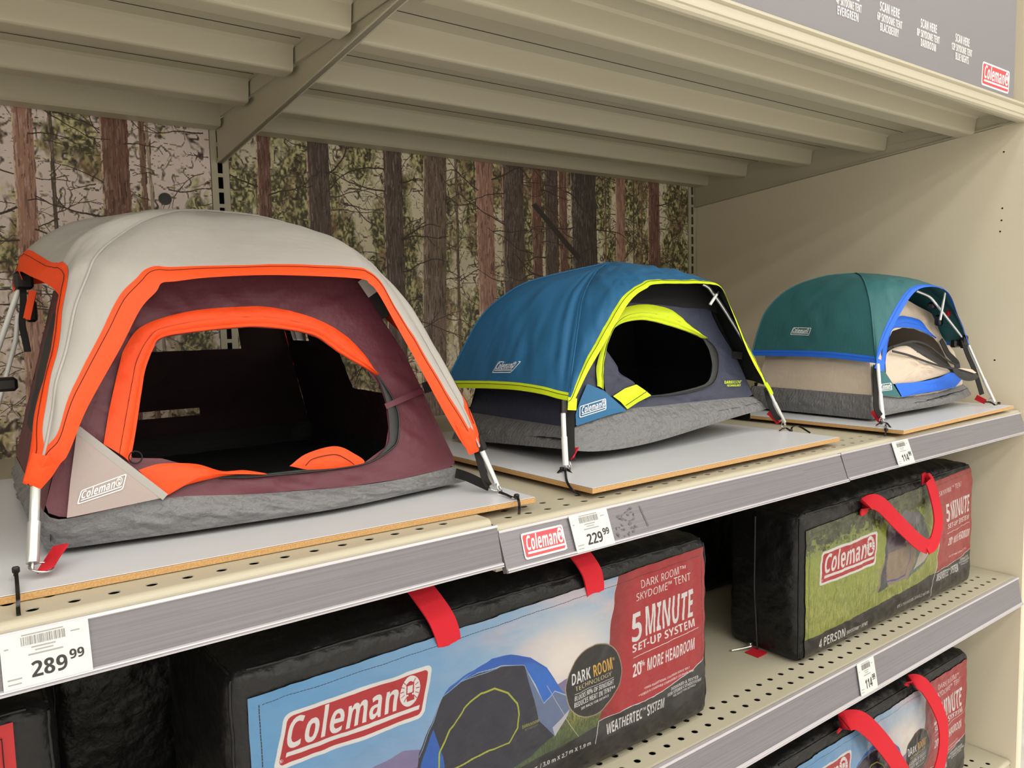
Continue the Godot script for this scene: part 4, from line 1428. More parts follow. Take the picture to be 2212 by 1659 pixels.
	zip_tie("black knotted cable tie over the corner of the white and orange tent's board", T([434, 180, 7228, 452, 168, 7317, 434, 165, 7451, 468, 175, 7484, 391, 155, 7622, 440, 70, 7562, 432, 10, 7563]), Vector3(0.6, 0.2, 0.7), T([434, 180, 7228, 452, 168, 7317, 434, 165, 7451, 468, 175, 7484, 391, 155, 7622, 440, 70, 7562, 432, 10, 7563])[3])

func mat_net_side() -> StandardMaterial3D:
	var m := mat("net_side", Color8(66, 64, 64, 205), 0.9)
	m.transparency = BaseMaterial3D.TRANSPARENCY_ALPHA
	return m

func tent_blue() -> void:
	var t := thing("display_tent", "blue display tent with lime green trim and a dark navy front wall", "tent", Vector3(0.405, 0.0125, 0.516))
	var C := Vector3(0.405, 0.04, 0.516)
	var A := Vector3(0.405, 0.2745, 0.514)
	var RFL := T([2003, 948, 6550, 2231, 1299, 6360, 2415, 1577, 6220, 2620, 1867, 6060, 2854, 2182, 5880, 3204, 2441, 5660, 3600, 2614, 5400])
	RFL.append_array(V([A]))
	var RFR := V([Vector3(0.606, 0.082, 0.652), Vector3(0.577, 0.150, 0.630), Vector3(0.562, 0.195, 0.606), Vector3(0.537, 0.2275, 0.583), Vector3(0.500, 0.2500, 0.556), A])
	var RRL := V([Vector3(0.196, 0.094, 0.376), Vector3(0.2145, 0.148, 0.400), Vector3(0.2345, 0.1955, 0.420), Vector3(0.260, 0.2275, 0.445), Vector3(0.300, 0.2505, 0.470), A])
	var RRR := V([Vector3(0.606, 0.094, 0.385), Vector3(0.590, 0.150, 0.400), Vector3(0.565, 0.196, 0.420), Vector3(0.540, 0.2275, 0.445), Vector3(0.500, 0.2505, 0.470), A])
	var EF := T([1959, 895, 6601, 2031, 927, 6598, 2288, 1258, 6570, 2528, 1521, 6548, 2776, 1791, 6525, 3072, 2097, 6498, 3263, 2232, 6485, 3453, 2309, 6475, 3623, 2365, 6468, 4280, 2377, 6450, 4628, 2379, 6441, 4867, 2364, 6435, 5011, 2336, 6433, 5127, 2232, 6437, 5326, 1875, 6454, 5529, 1509, 6471, 5742, 1182, 6486, 5915, 978, 6494, 6013, 826, 6501])
	var EL := T([2000, 947, 6477, 1999, 962, 6317, 1999, 997, 6049, 1999, 1017, 5610, 1999, 1009, 5138, 2000, 985, 4629, 2001, 941, 3889])
	var ER := V([Vector3(0.604, 0.080, 0.651), Vector3(0.604, 0.088, 0.62), Vector3(0.605, 0.094, 0.56), Vector3(0.606, 0.096, 0.50), Vector3(0.606, 0.094, 0.388)])
	var EB := V([Vector3(0.200, 0.092, 0.385), Vector3(0.25, 0.10, 0.378), Vector3(0.40, 0.104, 0.372), Vector3(0.55, 0.10, 0.378), Vector3(0.606, 0.092, 0.385)])
	var gF = gore(EF, RFL, RFR, 6, 13, 5, 3, 0.010, C, 0.0055, Vector3(45, 12, 30))
	var gL = span(EL, RFL, RRL, 0.004, C, 0.0050, Vector3(16, 9, 22), 0.0038)
	var gR = span(ER, RFR, RRR, 0.004, C, 0.002)
	var gB = span(EB, RRL, RRR, 0.006, C, 0.002)
	var first: MeshInstance3D
	for g in [gF, gL, gR, gB]:
		var o := commit("fly", fly_panel(g, 0.008, 0.0, 110, 26), M.blue, t)
		if first == null:
			first = o
		commit("fly_lining", fly_panel(g, 0.002, -0.0016, 60, 12), M.lining_black, t)
		var tr := commit("fly_trim", fly_trim(g, 0.0118), M.lime, t, "lime green binding")
		commit("stitching", edge_line(g, 0.0118, 0.62, 0.0016, 0.00032), M.thread_black, tr)
	for r in [RFL, RFR, RRL, RRR]:
		var p := resample(r, 60)
		for i in p.size():
			p[i] += (p[i] - C).normalized() * 0.0008
		commit("seam", tube(p, 0.0012, 6), M.blue, first)
	commit("tip_binding", ribbon(V([Vector3(0.204, 0.098, 0.6575), Vector3(0.2005, 0.0905, 0.6605), Vector3(0.1995, 0.084, 0.661)]), 0.011, 0.002, Vector3(0.9, 0, 0.4), 10), M.lime, t)
	commit("tip_binding", ribbon(V([Vector3(0.600, 0.088, 0.6515), Vector3(0.607, 0.079, 0.653), Vector3(0.6125, 0.070, 0.654)]), 0.0055, 0.002, Vector3(0.9, 0, 0.4), 10), M.lime, t)
	var n := Vector3(0, 0.22, 1).normalized()
	var outer := T([2258, 563, 6328, 2357, 588, 6323, 3219, 708, 6296, 3839, 703, 6297, 4615, 695, 6299, 5348, 681, 6302, 5984, 657, 6307])
	outer.append_array(T([5988, 671, 6304, 5865, 999, 6232, 5749, 1268, 6173, 5584, 1515, 6119, 5446, 1731, 6071, 5350, 1937, 6026, 5322, 2147, 5980]))
	for q in [[0.50, 0.234], [0.42, 0.241], [0.33, 0.238], [0.285, 0.215], [0.252, 0.15], [0.232, 0.10]]:
		outer.append(plane_z(q[0], q[1], 0.06, 0.632, -0.22))
	commit("front_wall", holed(outer, T([2888, 984, 6235, 2894, 1178, 6193, 2947, 1370, 6151, 3065, 1589, 6103, 3227, 1782, 6060, 3447, 1862, 6042, 3722, 1892, 6036, 3952, 1879, 6039, 4285, 1811, 6054, 4625, 1725, 6073, 4883, 1639, 6091, 5037, 1586, 6103, 5138, 1425, 6138, 5155, 1220, 6184, 5043, 992, 6234, 4877, 911, 6252, 4491, 863, 6262, 4038, 838, 6268, 3674, 838, 6268, 3269, 857, 6264, 3005, 906, 6253]), n, 0.003), M.navy, t, "dark navy front wall")
	var to := T([2751, 1050, 6221, 2812, 1321, 6161, 2934, 1524, 6117, 3152, 1798, 6056, 3447, 2036, 6004, 3708, 2095, 5991, 3921, 2103, 5989, 4133, 2086, 5993, 4344, 2045, 6002, 4548, 1958, 6021, 4741, 1814, 6053, 4943, 1684, 6082, 5072, 1582, 6104])
	var ti := T([2849, 981, 6236, 2894, 1178, 6193, 2947, 1370, 6151, 3065, 1589, 6103, 3227, 1782, 6060, 3447, 1862, 6042, 3722, 1892, 6036, 3952, 1879, 6039, 4285, 1811, 6054, 4625, 1725, 6073, 4885, 1647, 6090, 4993, 1604, 6099, 5072, 1582, 6104])
	var dt := commit("door_trim", strip(to, ti, 80, 8, n, 0.003, 0.003, true, 0.001), M.lime, t, "lime green door binding")
	var ro := resample(to, 80)
	var ri := resample(ti, 80)
	var sl := PackedVector3Array()
	for i in 80:
		sl.append(ri[i].lerp(ro[i], 0.40) + n * 0.0062)
	commit("stitching", tube(sl, 0.00035, 5), M.thread_black, dt)
	commit("door_fold", strip(sl, ri, 80, 5, n, 0.0006, 0.002, true, 0.0008), M.lime, dt)
	var zp := commit("door_zip", strip(T([5072, 1582, 6104, 5223, 1469, 6129, 5286, 1339, 6157, 5262, 1182, 6192, 5171, 1015, 6229, 5020, 908, 6252, 4720, 853, 6264, 4256, 829, 6270, 3695, 837, 6268, 3603, 801, 6276]), T([5024, 1584, 6104, 5110, 1411, 6142, 5127, 1253, 6176, 5101, 1113, 6207, 5008, 994, 6233, 4881, 926, 6248, 4494, 878, 6259, 4041, 853, 6264, 3699, 854, 6264, 3572, 846, 6266]), 70, 3, n, 0.0022, 0.0012), M.zip_black, t, "black door zip")
	var zt := PackedVector3Array()
	for v in resample(T([5072, 1582, 6104, 5223, 1469, 6129, 5286, 1339, 6157, 5262, 1182, 6192, 5171, 1015, 6229, 5020, 908, 6252, 4720, 853, 6264, 4256, 829, 6270, 3695, 837, 6268, 3603, 801, 6276]), 80):
		zt.append(v + n * 0.003)
	commit("zip_teeth", tube(zt, 0.0008, 6), M.plastic_black, zp)
	commit("door_flap", patch(T([3010, 1521, 6117, 3084, 1419, 6140, 3172, 1287, 6169, 3207, 1186, 6191, 3448, 1013, 6229, 2984, 901, 6254, 2888, 984, 6235, 2919, 1246, 6178]), n, 0.003, 0.004, 90, true, 8, 0.004), M.navy, t, "hanging dark corner of the unzipped door")
	var fl := commit("door_flap", patch(T([2984, 898, 6254, 3219, 981, 6236, 3449, 1018, 6228, 3593, 931, 6247, 3698, 851, 6265, 3434, 786, 6279, 3204, 708, 6296, 3101, 815, 6273]), n, 0.0055, 0.0025, 80, false, 6, 0.001), M.lime, t, "lime green edge of the folded door")
	var fq := T([2984, 898, 6254, 3219, 981, 6236, 3449, 1018, 6228, 3593, 931, 6247, 3698, 851, 6265, 3434, 786, 6279, 3204, 708, 6296, 3101, 815, 6273])
	commit("stitching", tube(V([fq[7].lerp(fq[6], 0.55) + n * 0.0083, fq[3].lerp(fq[4], 0.2) + n * 0.0083]), 0.0004, 5), M.thread_black, fl)
	commit("gusset", patch(T([2849, 981, 6236, 3199, 687, 6301, 2971, 673, 6304, 2774, 651, 6309, 2274, 582, 6324, 2296, 726, 6292, 2427, 915, 6251, 2576, 1093, 6212]), n, 0.0045, 0.001), M.blue, t, "blue corner gusset")
	commit("badge", skin(badge(Color8(232, 234, 236), Color8(44, 108, 152), false, 0.1), badge_on(T([2335, 676, 6303, 2818, 739, 6290, 2844, 883, 6258, 2370, 819, 6272]), n, 0.0058, 0.1)), M.print_cloth, t, "white printed badge")
	var dq := T([5312, 856, 6264, 5713, 834, 6268, 5738, 921, 6249, 5336, 941, 6245])
	var dm := func(v: Vector2, h: float) -> Vector3:
		return dq[0].lerp(dq[1], v.x).lerp(dq[3].lerp(dq[2], v.x), v.y) + n * (0.0022 + h)
	commit("lettering", skin([[Color8(206, 226, 32), text2d("DARK", 0.0, 0.44, 0.5, 0.5)], [Color8(206, 226, 32), text2d("ROOM", 0.46, 0.93, 0.5, 0.5, 0.0, false)], [Color8(206, 226, 32), text2d("TM", 0.94, 1.0, 0.82, 0.18)], [Color8(206, 226, 32), text2d("TECHNOLOGY", 0.12, 0.94, 0.0, 0.34)]], dm), M.print_cloth, t, "lime green printed lettering")
	# the badge printed on the side of the fly
	var lq := T([2050, 1211, 4890, 2050, 1230, 5307, 2050, 1384, 5431, 2050, 1369, 4985])
	var seat = on_gore(gL, lq)
	commit("badge", skin(badge(Color8(232, 234, 236), Color8(44, 108, 152), false, 0.30), seat, 0.0005), M.print_cloth, t, "white printed badge")
	side_wall(t, "side_wall", Vector3(0.226, 0.056, 0.632), Vector3(0.275, 0.180, 0.600), Vector3(0.224, 0.058, 0.400), Vector3(0.275, 0.180, 0.430), M.navy, Vector3(-1, 0.2, 0), [], M.mesh_net)
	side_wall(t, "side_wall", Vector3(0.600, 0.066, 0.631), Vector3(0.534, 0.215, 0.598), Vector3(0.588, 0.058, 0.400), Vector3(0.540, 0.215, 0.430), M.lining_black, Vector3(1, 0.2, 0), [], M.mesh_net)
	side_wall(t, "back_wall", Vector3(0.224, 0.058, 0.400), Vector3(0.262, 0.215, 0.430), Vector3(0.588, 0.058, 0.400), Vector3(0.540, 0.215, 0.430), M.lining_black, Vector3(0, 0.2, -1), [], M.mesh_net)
	var wb := T([2258, 563, 6328, 2357, 588, 6323, 3219, 708, 6296, 3839, 703, 6297, 4615, 695, 6299, 5348, 681, 6302, 5984, 657, 6307])
	var bb := T([2014, 336, 6400, 2210, 298, 6480, 2477, 266, 6530, 2929, 257, 6570, 3628, 285, 6570, 4752, 378, 6520, 5596, 432, 6450, 6186, 452, 6400])
	floor_tub(t, wb, bb, [Vector3(0.222, 0.058, 0.39), Vector3(0.592, 0.058, 0.39), Vector3(0.205, 0.0165, 0.38), Vector3(0.60, 0.0165, 0.38)], 0.0030)
	commit("upper_wall_patch", patch(T([3637, 2129, 5984, 3840, 2289, 5948, 4065, 2368, 5931, 4658, 2397, 5925, 5364, 2379, 5929, 5471, 2217, 5964, 5459, 1935, 6026, 5287, 2022, 6007, 4770, 2050, 6001, 4286, 2102, 5989, 3958, 2126, 5984]), n, 0.0022, 0.001, 60, false, 5), M.lining_black, t, "black patch over the top of the front wall")  # separate black patch laid over the top of the navy wall
	commit("wall_clip", ribbon(V([plane_z(0.565, 0.132, 0.06, 0.632, -0.22), Vector3(0.578, 0.130, 0.625)]), 0.011, 0.0012, Vector3(0, 1, -0.3)), M.black_web, t)
	# poles
	commit("arch_pole", tube(resample(T([5047, 2391, 6100, 5124, 2349, 6140, 5180, 2259, 6180, 5301, 2106, 6220, 5454, 1890, 6270, 5680, 1529, 6360, 5935, 1076, 6450]), 30), 0.0026, 10), M.alu, t)
	commit("eave_rod", tube(T([5110, 2254, 6320, 4992, 2088, 6280]), 0.0022, 10), M.pole_white, t)
	var rd := T([5110, 2254, 6320, 4992, 2088, 6280])
	commit("rod_cap", tube(V([rd[0] + (rd[0] - rd[1]) * 0.5, rd[0] + (rd[1] - rd[0]) * 0.1]), 0.0032, 10), M.plastic_black, t)
	var rg := T([1896, 198, 6670, 6402, 198, 6560])
	foot_pole(t, T([1906, 922, 6550, 1853, 608, 6620, 1821, 198, 6680]), 0.0030, M.pole_white, 0.5)
	var pl := T([1906, 922, 6550, 1853, 608, 6620, 1821, 198, 6680])
	commit("cuff", tube(V([pl[0] + Vector3(0.0, 0.004, 0), pl[0].lerp(pl[1], 0.35)]), 0.0044, 12), M.plastic_black, t)
	foot_pole(t, T([6112, 767, 6500, 6239, 543, 6520, 6426, 239, 6560]), 0.0028, M.alu, 0.4)
	commit("foot_strap", ribbon(T([2067, 859, 6500, 2006, 499, 6560, 1975, 337, 6600, 1945, 232, 6640]), 0.0105, 0.0016, Vector3(0.8, 0, 0.5)), M.black_web, t, "black elastic strap")
	commit("foot_strap", ribbon(T([6112, 793, 6450, 6149, 528, 6500, 6239, 357, 6530, 6318, 278, 6550]), 0.0080, 0.0014, Vector3(0.8, 0, 0.5)), M.black_web, t, "black elastic strap")
	commit("corner_strap", ribbon(T([2116, 347, 6500, 2023, 298, 6570, 1939, 237, 6630]), 0.012, 0.0016, Vector3(0.7, 0.2, 0.6), 20, 0.8), M.red_web, t, "red webbing strap")
	commit("corner_strap", ribbon(T([6246, 403, 6400, 6270, 354, 6450, 6324, 232, 6530]), 0.009, 0.0016, Vector3(0.1, 0.8, 0.5), 20, 0.6), M.red_web, t, "red webbing strap")
	for c in rg:
		commit("ring", ring(c + Vector3(0, -0.001, 0), Vector3(0.9, 0.1, 0.5), 0.0056, 0.0007), M.steel, t)
	zip_tie("long black cable tie trailing over the board edge at the blue tent", T([1666, 135, 6716, 1715, 155, 6709, 1754, 165, 6739, 1648, 145, 6878, 1380, 135, 7219, 1355, 70, 7338, 1446, 15, 7342]), Vector3(0.3, 0.2, 0.9), T([1666, 135, 6716, 1715, 155, 6709, 1754, 165, 6739, 1648, 145, 6878, 1380, 135, 7219, 1355, 70, 7338, 1446, 15, 7342])[2])
	zip_tie("short black cable tie looped at the blue tent's foot near the white tent", T([1687, 128, 6690, 1770, 158, 6670, 1849, 143, 6680, 1757, 100, 6900]), Vector3(0.1, 0.2, 0.9), T([1687, 128, 6690, 1770, 158, 6670, 1849, 143, 6680, 1757, 100, 6900])[1])
	zip_tie("black cable tie looped at the blue tent's foot near the green tent", T([6188, 142, 6640, 6332, 170, 6640, 6358, 132, 6720, 6467, 174, 6680, 6641, 163, 6680, 6598, 89, 6900]), Vector3(0.1, 0.2, 0.9), T([6188, 142, 6640, 6332, 170, 6640, 6358, 132, 6720, 6467, 174, 6680, 6641, 163, 6680, 6598, 89, 6900])[2])

# a seat on a gore for a print given by its four corners (only their heights and depths count)
func on_gore(g, q: PackedVector3Array):
	var near := func(y: float, z: float) -> Vector2:
		var best := Vector2(0.5, 0.3)
		var bd := 1e9
		for i in 41:
			for j in 31:
				var w: Vector3 = g.call(i / 40.0, j / 30.0, 0.0, 0.0)
				var d := (w.y - y) * (w.y - y) + (w.z - z) * (w.z - z)
				if d < bd:
					bd = d
					best = Vector2(i / 40.0, j / 30.0)
		var h := 0.02
		for it in 60:
			for o in [Vector2(h, 0), Vector2(-h, 0), Vector2(0, h), Vector2(0, -h)]:
				var s: Vector2 = (best + o).clamp(Vector2(0.01, 0.01), Vector2(0.99, 0.99))
				var w: Vector3 = g.call(s.x, s.y, 0.0, 0.0)
				var d := (w.y - y) * (w.y - y) + (w.z - z) * (w.z - z)
				if d < bd:
					bd = d
					best = s
			h *= 0.86
		return best
	var c := []
	for v in q:
		c.append(near.call(v.y, v.z))
	return func(v: Vector2, h: float) -> Vector3:
		var y := v.y / 49.0
		var x := (v.x - 0.30 * v.y) / 145.0
		var s: Vector2 = c[0].lerp(c[1], x).lerp(c[3].lerp(c[2], x), y)
		return g.call(s.x, s.y, h, 0.0)

func tent_green() -> void:
	var t := thing("display_tent", "small dark green display tent with bright blue trim beside the end panel", "tent", Vector3(0.972, 0.0118, 0.585))
	var C := Vector3(0.972, 0.03, 0.585)
	var A := Vector3(0.972, 0.2625, 0.584)
	var RFL := T([8150, 1081, 7100, 8255, 1604, 6980, 8412, 2021, 6840, 8635, 2336, 6640, 8986, 2526, 6360])
	RFL.append_array(V([A]))
	var RFR := V([Vector3(1.120, 0.123, 0.722), Vector3(1.108, 0.170, 0.704), Vector3(1.090, 0.210, 0.682), Vector3(1.064, 0.238, 0.660), Vector3(1.030, 0.2545, 0.626), A])
	var RRL := V([Vector3(0.829, 0.113, 0.460), Vector3(0.838, 0.160, 0.468), Vector3(0.850, 0.200, 0.480), Vector3(0.875, 0.2365, 0.510), Vector3(0.920, 0.2570, 0.550), A])
	var RRR := V([Vector3(1.116, 0.115, 0.460), Vector3(1.107, 0.160, 0.468), Vector3(1.095, 0.200, 0.480), Vector3(1.070, 0.2365, 0.510), Vector3(1.025, 0.2570, 0.550), A])
	var EF := T([8097, 1071, 7118, 8152, 1154, 7125, 8319, 1393, 7145, 8550, 1681, 7170, 8788, 1948, 7194, 8995, 2145, 7213, 9194, 2257, 7226, 9408, 2301, 7235, 9707, 2314, 7245, 9969, 2288, 7251, 10189, 2236, 7254, 10400, 2110, 7252, 10642, 1840, 7242, 10919, 1562, 7232, 11105, 1335, 7223, 11217, 1206, 7218])
	var EL := T([8151, 1067, 7106, 8185, 1121, 6541, 8215, 1151, 6017, 8246, 1158, 5458, 8288, 1152, 4642])
	var ER := V([Vector3(1.120, 0.120, 0.720), Vector3(1.119, 0.122, 0.66), Vector3(1.118, 0.120, 0.56), Vector3(1.116, 0.113, 0.462)])
	var EB := V([Vector3(0.829, 0.112, 0.459), Vector3(0.88, 0.12, 0.452), Vector3(1.06, 0.12, 0.452), Vector3(1.116, 0.112, 0.459)])
	var gF = gore(EF, RFL, RFR, 5, 12, 3, 3, 0.006, C, 0.003, Vector3(40, 12, 30))
	var gL = span(EL, RFL, RRL, 0.004, C, 0.0045, Vector3(10, 40, 16))
	var gR = span(ER, RFR, RRR, 0.004, C, 0.002)
	var gB = span(EB, RRL, RRR, 0.004, C, 0.002)
	var first: MeshInstance3D
	for g in [gF, gL, gR, gB]:
		var o := commit("fly", fly_panel(g, 0.008, 0.0, 100, 26), M.green, t)
		if first == null:
			first = o
		var tr := commit("fly_trim", fly_trim(g, 0.0112), M.bright_blue, t, "bright blue binding")
		commit("stitching", edge_line(g, 0.0112, 0.6, 0.0016, 0.0003), M.bright_blue, tr)
	for r in [RFL, RFR, RRL, RRR]:
		var p := resample(r, 60)
		for i in p.size():
			p[i] += (p[i] - C).normalized() * 0.0008
		commit("seam", tube(p, 0.0012, 6), M.green, first)
	commit("tip_binding", ribbon(V([Vector3(0.820, 0.113, 0.7145), Vector3(0.814, 0.105, 0.716), Vector3(0.809, 0.098, 0.716)]), 0.014, 0.0025, Vector3(0.9, 0, 0.4), 10), M.bright_blue, t)
	var n := Vector3(0, 0.25, 1).normalized()
	var outer := T([8196, 551, 7012, 8486, 514, 7022, 9019, 443, 7039, 9606, 427, 7043, 10391, 422, 7045, 11022, 458, 7036, 11451, 500, 7025])
	outer.append_array(T([11451, 500, 7025, 11500, 650, 6988, 11465, 867, 6933, 11415, 1111, 6872, 11190, 1295, 6826, 10891, 1591, 6752, 10945, 1730, 6717, 10824, 1873, 6682, 10420, 1991, 6652, 10132, 2090, 6627]))
	for q in [[0.96, 0.224], [0.90, 0.205], [0.865, 0.17], [0.838, 0.12]]:
		outer.append(plane_z(q[0], q[1], 0.06, 0.70, -0.25))
	commit("front_wall", holed(outer, T([8745, 875, 6931, 8941, 1234, 6842, 9081, 1408, 6798, 9307, 1570, 6758, 9696, 1618, 6746, 10089, 1586, 6753, 10466, 1493, 6777, 10739, 1400, 6800, 10858, 1284, 6829, 10973, 1098, 6876, 11067, 925, 6919, 11189, 806, 6949, 11259, 703, 6974, 11306, 616, 6996, 11242, 548, 7013, 10913, 466, 7033, 10135, 448, 7038, 9369, 458, 7036, 9074, 457, 7036]), n, 0.004), M.taupe, t, "pale taupe front wall")
	var dt := commit("door_trim", strip(T([8621, 958, 6910, 8754, 1179, 6855, 8938, 1427, 6793, 9308, 1688, 6728, 9626, 1813, 6697, 9918, 1807, 6698, 10353, 1730, 6718, 10512, 1588, 6753, 10673, 1444, 6789, 10750, 1393, 6802]), T([8711, 883, 6929, 8900, 1172, 6857, 9081, 1408, 6798, 9321, 1602, 6749, 9696, 1618, 6746, 10089, 1586, 6753, 10417, 1508, 6773, 10588, 1447, 6788, 10714, 1408, 6798, 10761, 1385, 6804]), 80, 8, n, 0.0016, 0.0025, true, 0.0008), M.bright_blue, t, "bright blue door binding")
	var sl := PackedVector3Array()
	var ro := resample(T([8621, 958, 6910, 8754, 1179, 6855, 8938, 1427, 6793, 9308, 1688, 6728, 9626, 1813, 6697, 9918, 1807, 6698, 10353, 1730, 6718, 10512, 1588, 6753, 10673, 1444, 6789, 10750, 1393, 6802]), 80)
	var ri := resample(T([8711, 883, 6929, 8900, 1172, 6857, 9081, 1408, 6798, 9321, 1602, 6749, 9696, 1618, 6746, 10089, 1586, 6753, 10417, 1508, 6773, 10588, 1447, 6788, 10714, 1408, 6798, 10761, 1385, 6804]), 80)
	for i in 80:
		sl.append(ri[i].lerp(ro[i], 0.38) + n * 0.0042)
	commit("stitching", tube(sl, 0.0003, 5), M.bright_blue, dt)
	commit("door_flap", patch(T([8745, 875, 6931, 8942, 1208, 6848, 9654, 1293, 6827, 10135, 1097, 6876, 10692, 890, 6927, 10998, 789, 6953, 10974, 742, 6964, 10363, 692, 6977, 9654, 660, 6985, 8862, 690, 6978]), n, 0.002, 0.006, 90, true, 9, 0.006), M.taupe, t, "sagging taupe door panel")
	commit("door_flap", patch(T([9031, 443, 7039, 8887, 681, 6980, 9462, 659, 6985, 9971, 655, 6986, 10460, 672, 6982, 10941, 745, 6964, 11177, 704, 6974, 11388, 604, 6999, 10998, 466, 7033, 10406, 452, 7037, 9617, 451, 7037]), n, 0.0055, 0.003, 90, false, 7, 0.002), M.bright_blue, t, "bright blue hem of the folded door")
	commit("door_net", patch(T([8989, 1257, 6836, 9654, 1293, 6827, 10018, 1143, 6864, 10692, 890, 6927, 11123, 796, 6951, 11143, 837, 6941, 10796, 981, 6905, 10330, 1210, 6847, 9991, 1319, 6820, 9576, 1356, 6811, 9030, 1294, 6826]), n, 0.001, 0.002, 60, true, 6, 0.002), mat_net_side(), t, "grey net panel of the door")
	for z in [T([8997, 1276, 6831, 9435, 1335, 6816, 9837, 1339, 6815, 10211, 1256, 6836, 10558, 1090, 6877, 10841, 951, 6912, 11098, 867, 6933]), T([8944, 1214, 6846, 9467, 1117, 6871, 10073, 966, 6908, 10587, 855, 6936, 11057, 786, 6954, 11206, 721, 6970])]:
		var p := PackedVector3Array()
		for v in z:
			p.append(v + n * 0.011)
		commit("door_zip", ribbon(p, 0.0036, 0.0012, Vector3(0.2, 1, -0.2), 40), M.zip_black, t, "black door zip")
	var z3 := PackedVector3Array()
	for v in T([10799, 1342, 6814, 10876, 1200, 6850, 10960, 1070, 6882, 11095, 979, 6905, 11201, 889, 6928, 11182, 792, 6952, 11238, 662, 6984]):
		z3.append(v + n * 0.009)
	commit("door_zip", ribbon(z3, 0.010, 0.0016, Vector3(0.9, 0.4, 0.1), 40, 0.5), M.zip_black, t, "black door zip")
	var lp := T([10116, 876, 7420, 10236, 776, 7420, 10534, 662, 7420, 10896, 624, 7420, 11170, 674, 7420, 11010, 753, 7420, 10792, 835, 7420, 10404, 879, 7420])
	commit("door_loop", patch(lp, Vector3(0, 0.3, 1), 0.0, 0.003, 70, true, 6, 0.002), M.zip_black, t, "black corner of the unzipped door hanging out")
	commit("loop_inside", patch(V([lp[0].lerp(lp[7], 0.3) + Vector3(0.004, 0.001, 0.003), lp[7] + Vector3(0, 0, 0.003), lp[6] + Vector3(0, 0, 0.003), lp[5] + Vector3(-0.004, 0.001, 0.003), lp[4].lerp(lp[2], 0.42) + Vector3(-0.004, 0.009, 0.004)]), Vector3(0, 0.3, 1), 0.001, 0.001, 50, false, 4), M.taupe, t)
	commit("gusset", patch(T([8175, 552, 7012, 9019, 443, 7039, 8844, 690, 6977, 8693, 879, 6930, 8603, 992, 6902, 8351, 1042, 6890, 8259, 802, 6950]), n, 0.0045, 0.001), M.green, t, "green corner gusset")
	commit("badge", skin(badge(Color8(232, 234, 236), Color8(46, 103, 101), false, 0.06), badge_on(T([8363, 589, 7003, 8745, 585, 7004, 8768, 703, 6974, 8401, 704, 6974]), n, 0.0060, 0.06)), M.print_cloth, t, "white printed badge")
	commit("badge", skin(badge(Color8(236, 238, 238), Color8(46, 103, 101), false, 0.30), on_gore(gL, T([8500, 1530, 5405, 8500, 1520, 5804, 8500, 1654, 5834, 8500, 1662, 5467])), 0.0005), M.print_cloth, t, "white printed badge")
	side_wall(t, "side_wall", Vector3(0.820, 0.055, 0.701), Vector3(0.855, 0.195, 0.668), Vector3(0.832, 0.056, 0.470), Vector3(0.868, 0.195, 0.49), M.taupe, Vector3(-1, 0.2, 0), [], M.mesh_net)
	side_wall(t, "side_wall", Vector3(1.145, 0.050, 0.702), Vector3(1.088, 0.185, 0.669), Vector3(1.112, 0.056, 0.470), Vector3(1.075, 0.195, 0.49), M.taupe, Vector3(1, 0.2, 0), [], M.mesh_net)
	side_wall(t, "back_wall", Vector3(0.832, 0.056, 0.470), Vector3(0.868, 0.195, 0.49), Vector3(1.112, 0.056, 0.470), Vector3(1.075, 0.195, 0.49), M.taupe, Vector3(0, 0.2, -1), [], M.mesh_net)
	floor_tub(t, T([8196, 551, 7012, 8486, 514, 7022, 9019, 443, 7039, 9606, 427, 7043, 10391, 422, 7045, 11022, 458, 7036, 11451, 500, 7025]), V([Vector3(0.812, 0.016, 0.708), Vector3(0.83, 0.020, 0.712), Vector3(0.90, 0.022, 0.716), Vector3(0.98, 0.022, 0.718), Vector3(1.06, 0.023, 0.718), Vector3(1.13, 0.027, 0.716), Vector3(1.16, 0.030, 0.712)]), [Vector3(0.830, 0.056, 0.46), Vector3(1.115, 0.056, 0.46), Vector3(0.822, 0.0160, 0.45), Vector3(1.125, 0.0160, 0.45)], 0.0026)
	# poles
	commit("arch_pole", tube(resample(T([9832, 2263, 6900, 10205, 2162, 6950, 10329, 2045, 7000, 10430, 1960, 7020, 10616, 1798, 7060, 11093, 1397, 7150]), 30), 0.0024, 10), M.alu, t)
	commit("eave_rod", tube(T([10375, 2237, 7150, 10428, 1736, 7050]), 0.0021, 10), M.alu, t)
	var cl := T([10460, 1996, 6900, 10704, 1723, 6900, 11050, 1286, 7050, 11131, 1319, 7160])
	for i in 4:
		commit("pole_clip", box(cl[i], [Vector3(0.020, 0.012, 0.012), Vector3(0.014, 0.020, 0.012), Vector3(0.024, 0.014, 0.012), Vector3(0.014, 0.024, 0.012)][i], 0.003), M.plastic_black, t)
	commit("pole_clip", box(cl[1] + Vector3(0.010, 0.012, 0.012), Vector3(0.008, 0.012, 0.006), 0.002), M.red_web, t, "red clip")
	foot_pole(t, T([8100, 1078, 7150, 8017, 534, 7250, 7929, 213, 7340]), 0.0029, M.pole_white, 0.55)
	foot_pole(t, T([11182, 1258, 7220, 11494, 593, 7380, 11632, 184, 7510]), 0.0026, M.alu, 0.6)
	commit("foot_strap", ribbon(T([8100, 1047, 7120, 7965, 610, 7200, 7856, 385, 7270, 7894, 267, 7320]), 0.0085, 0.0016, Vector3(0.8, 0, 0.5)), M.black_web, t, "black elastic strap")
	commit("foot_strap", ribbon(T([11068, 1347, 7170, 11084, 1092, 7250, 11127, 821, 7350, 11159, 501, 7440, 11191, 355, 7470]), 0.0085, 0.0016, Vector3(0.8, 0, 0.5)), M.black_web, t, "black elastic strap")
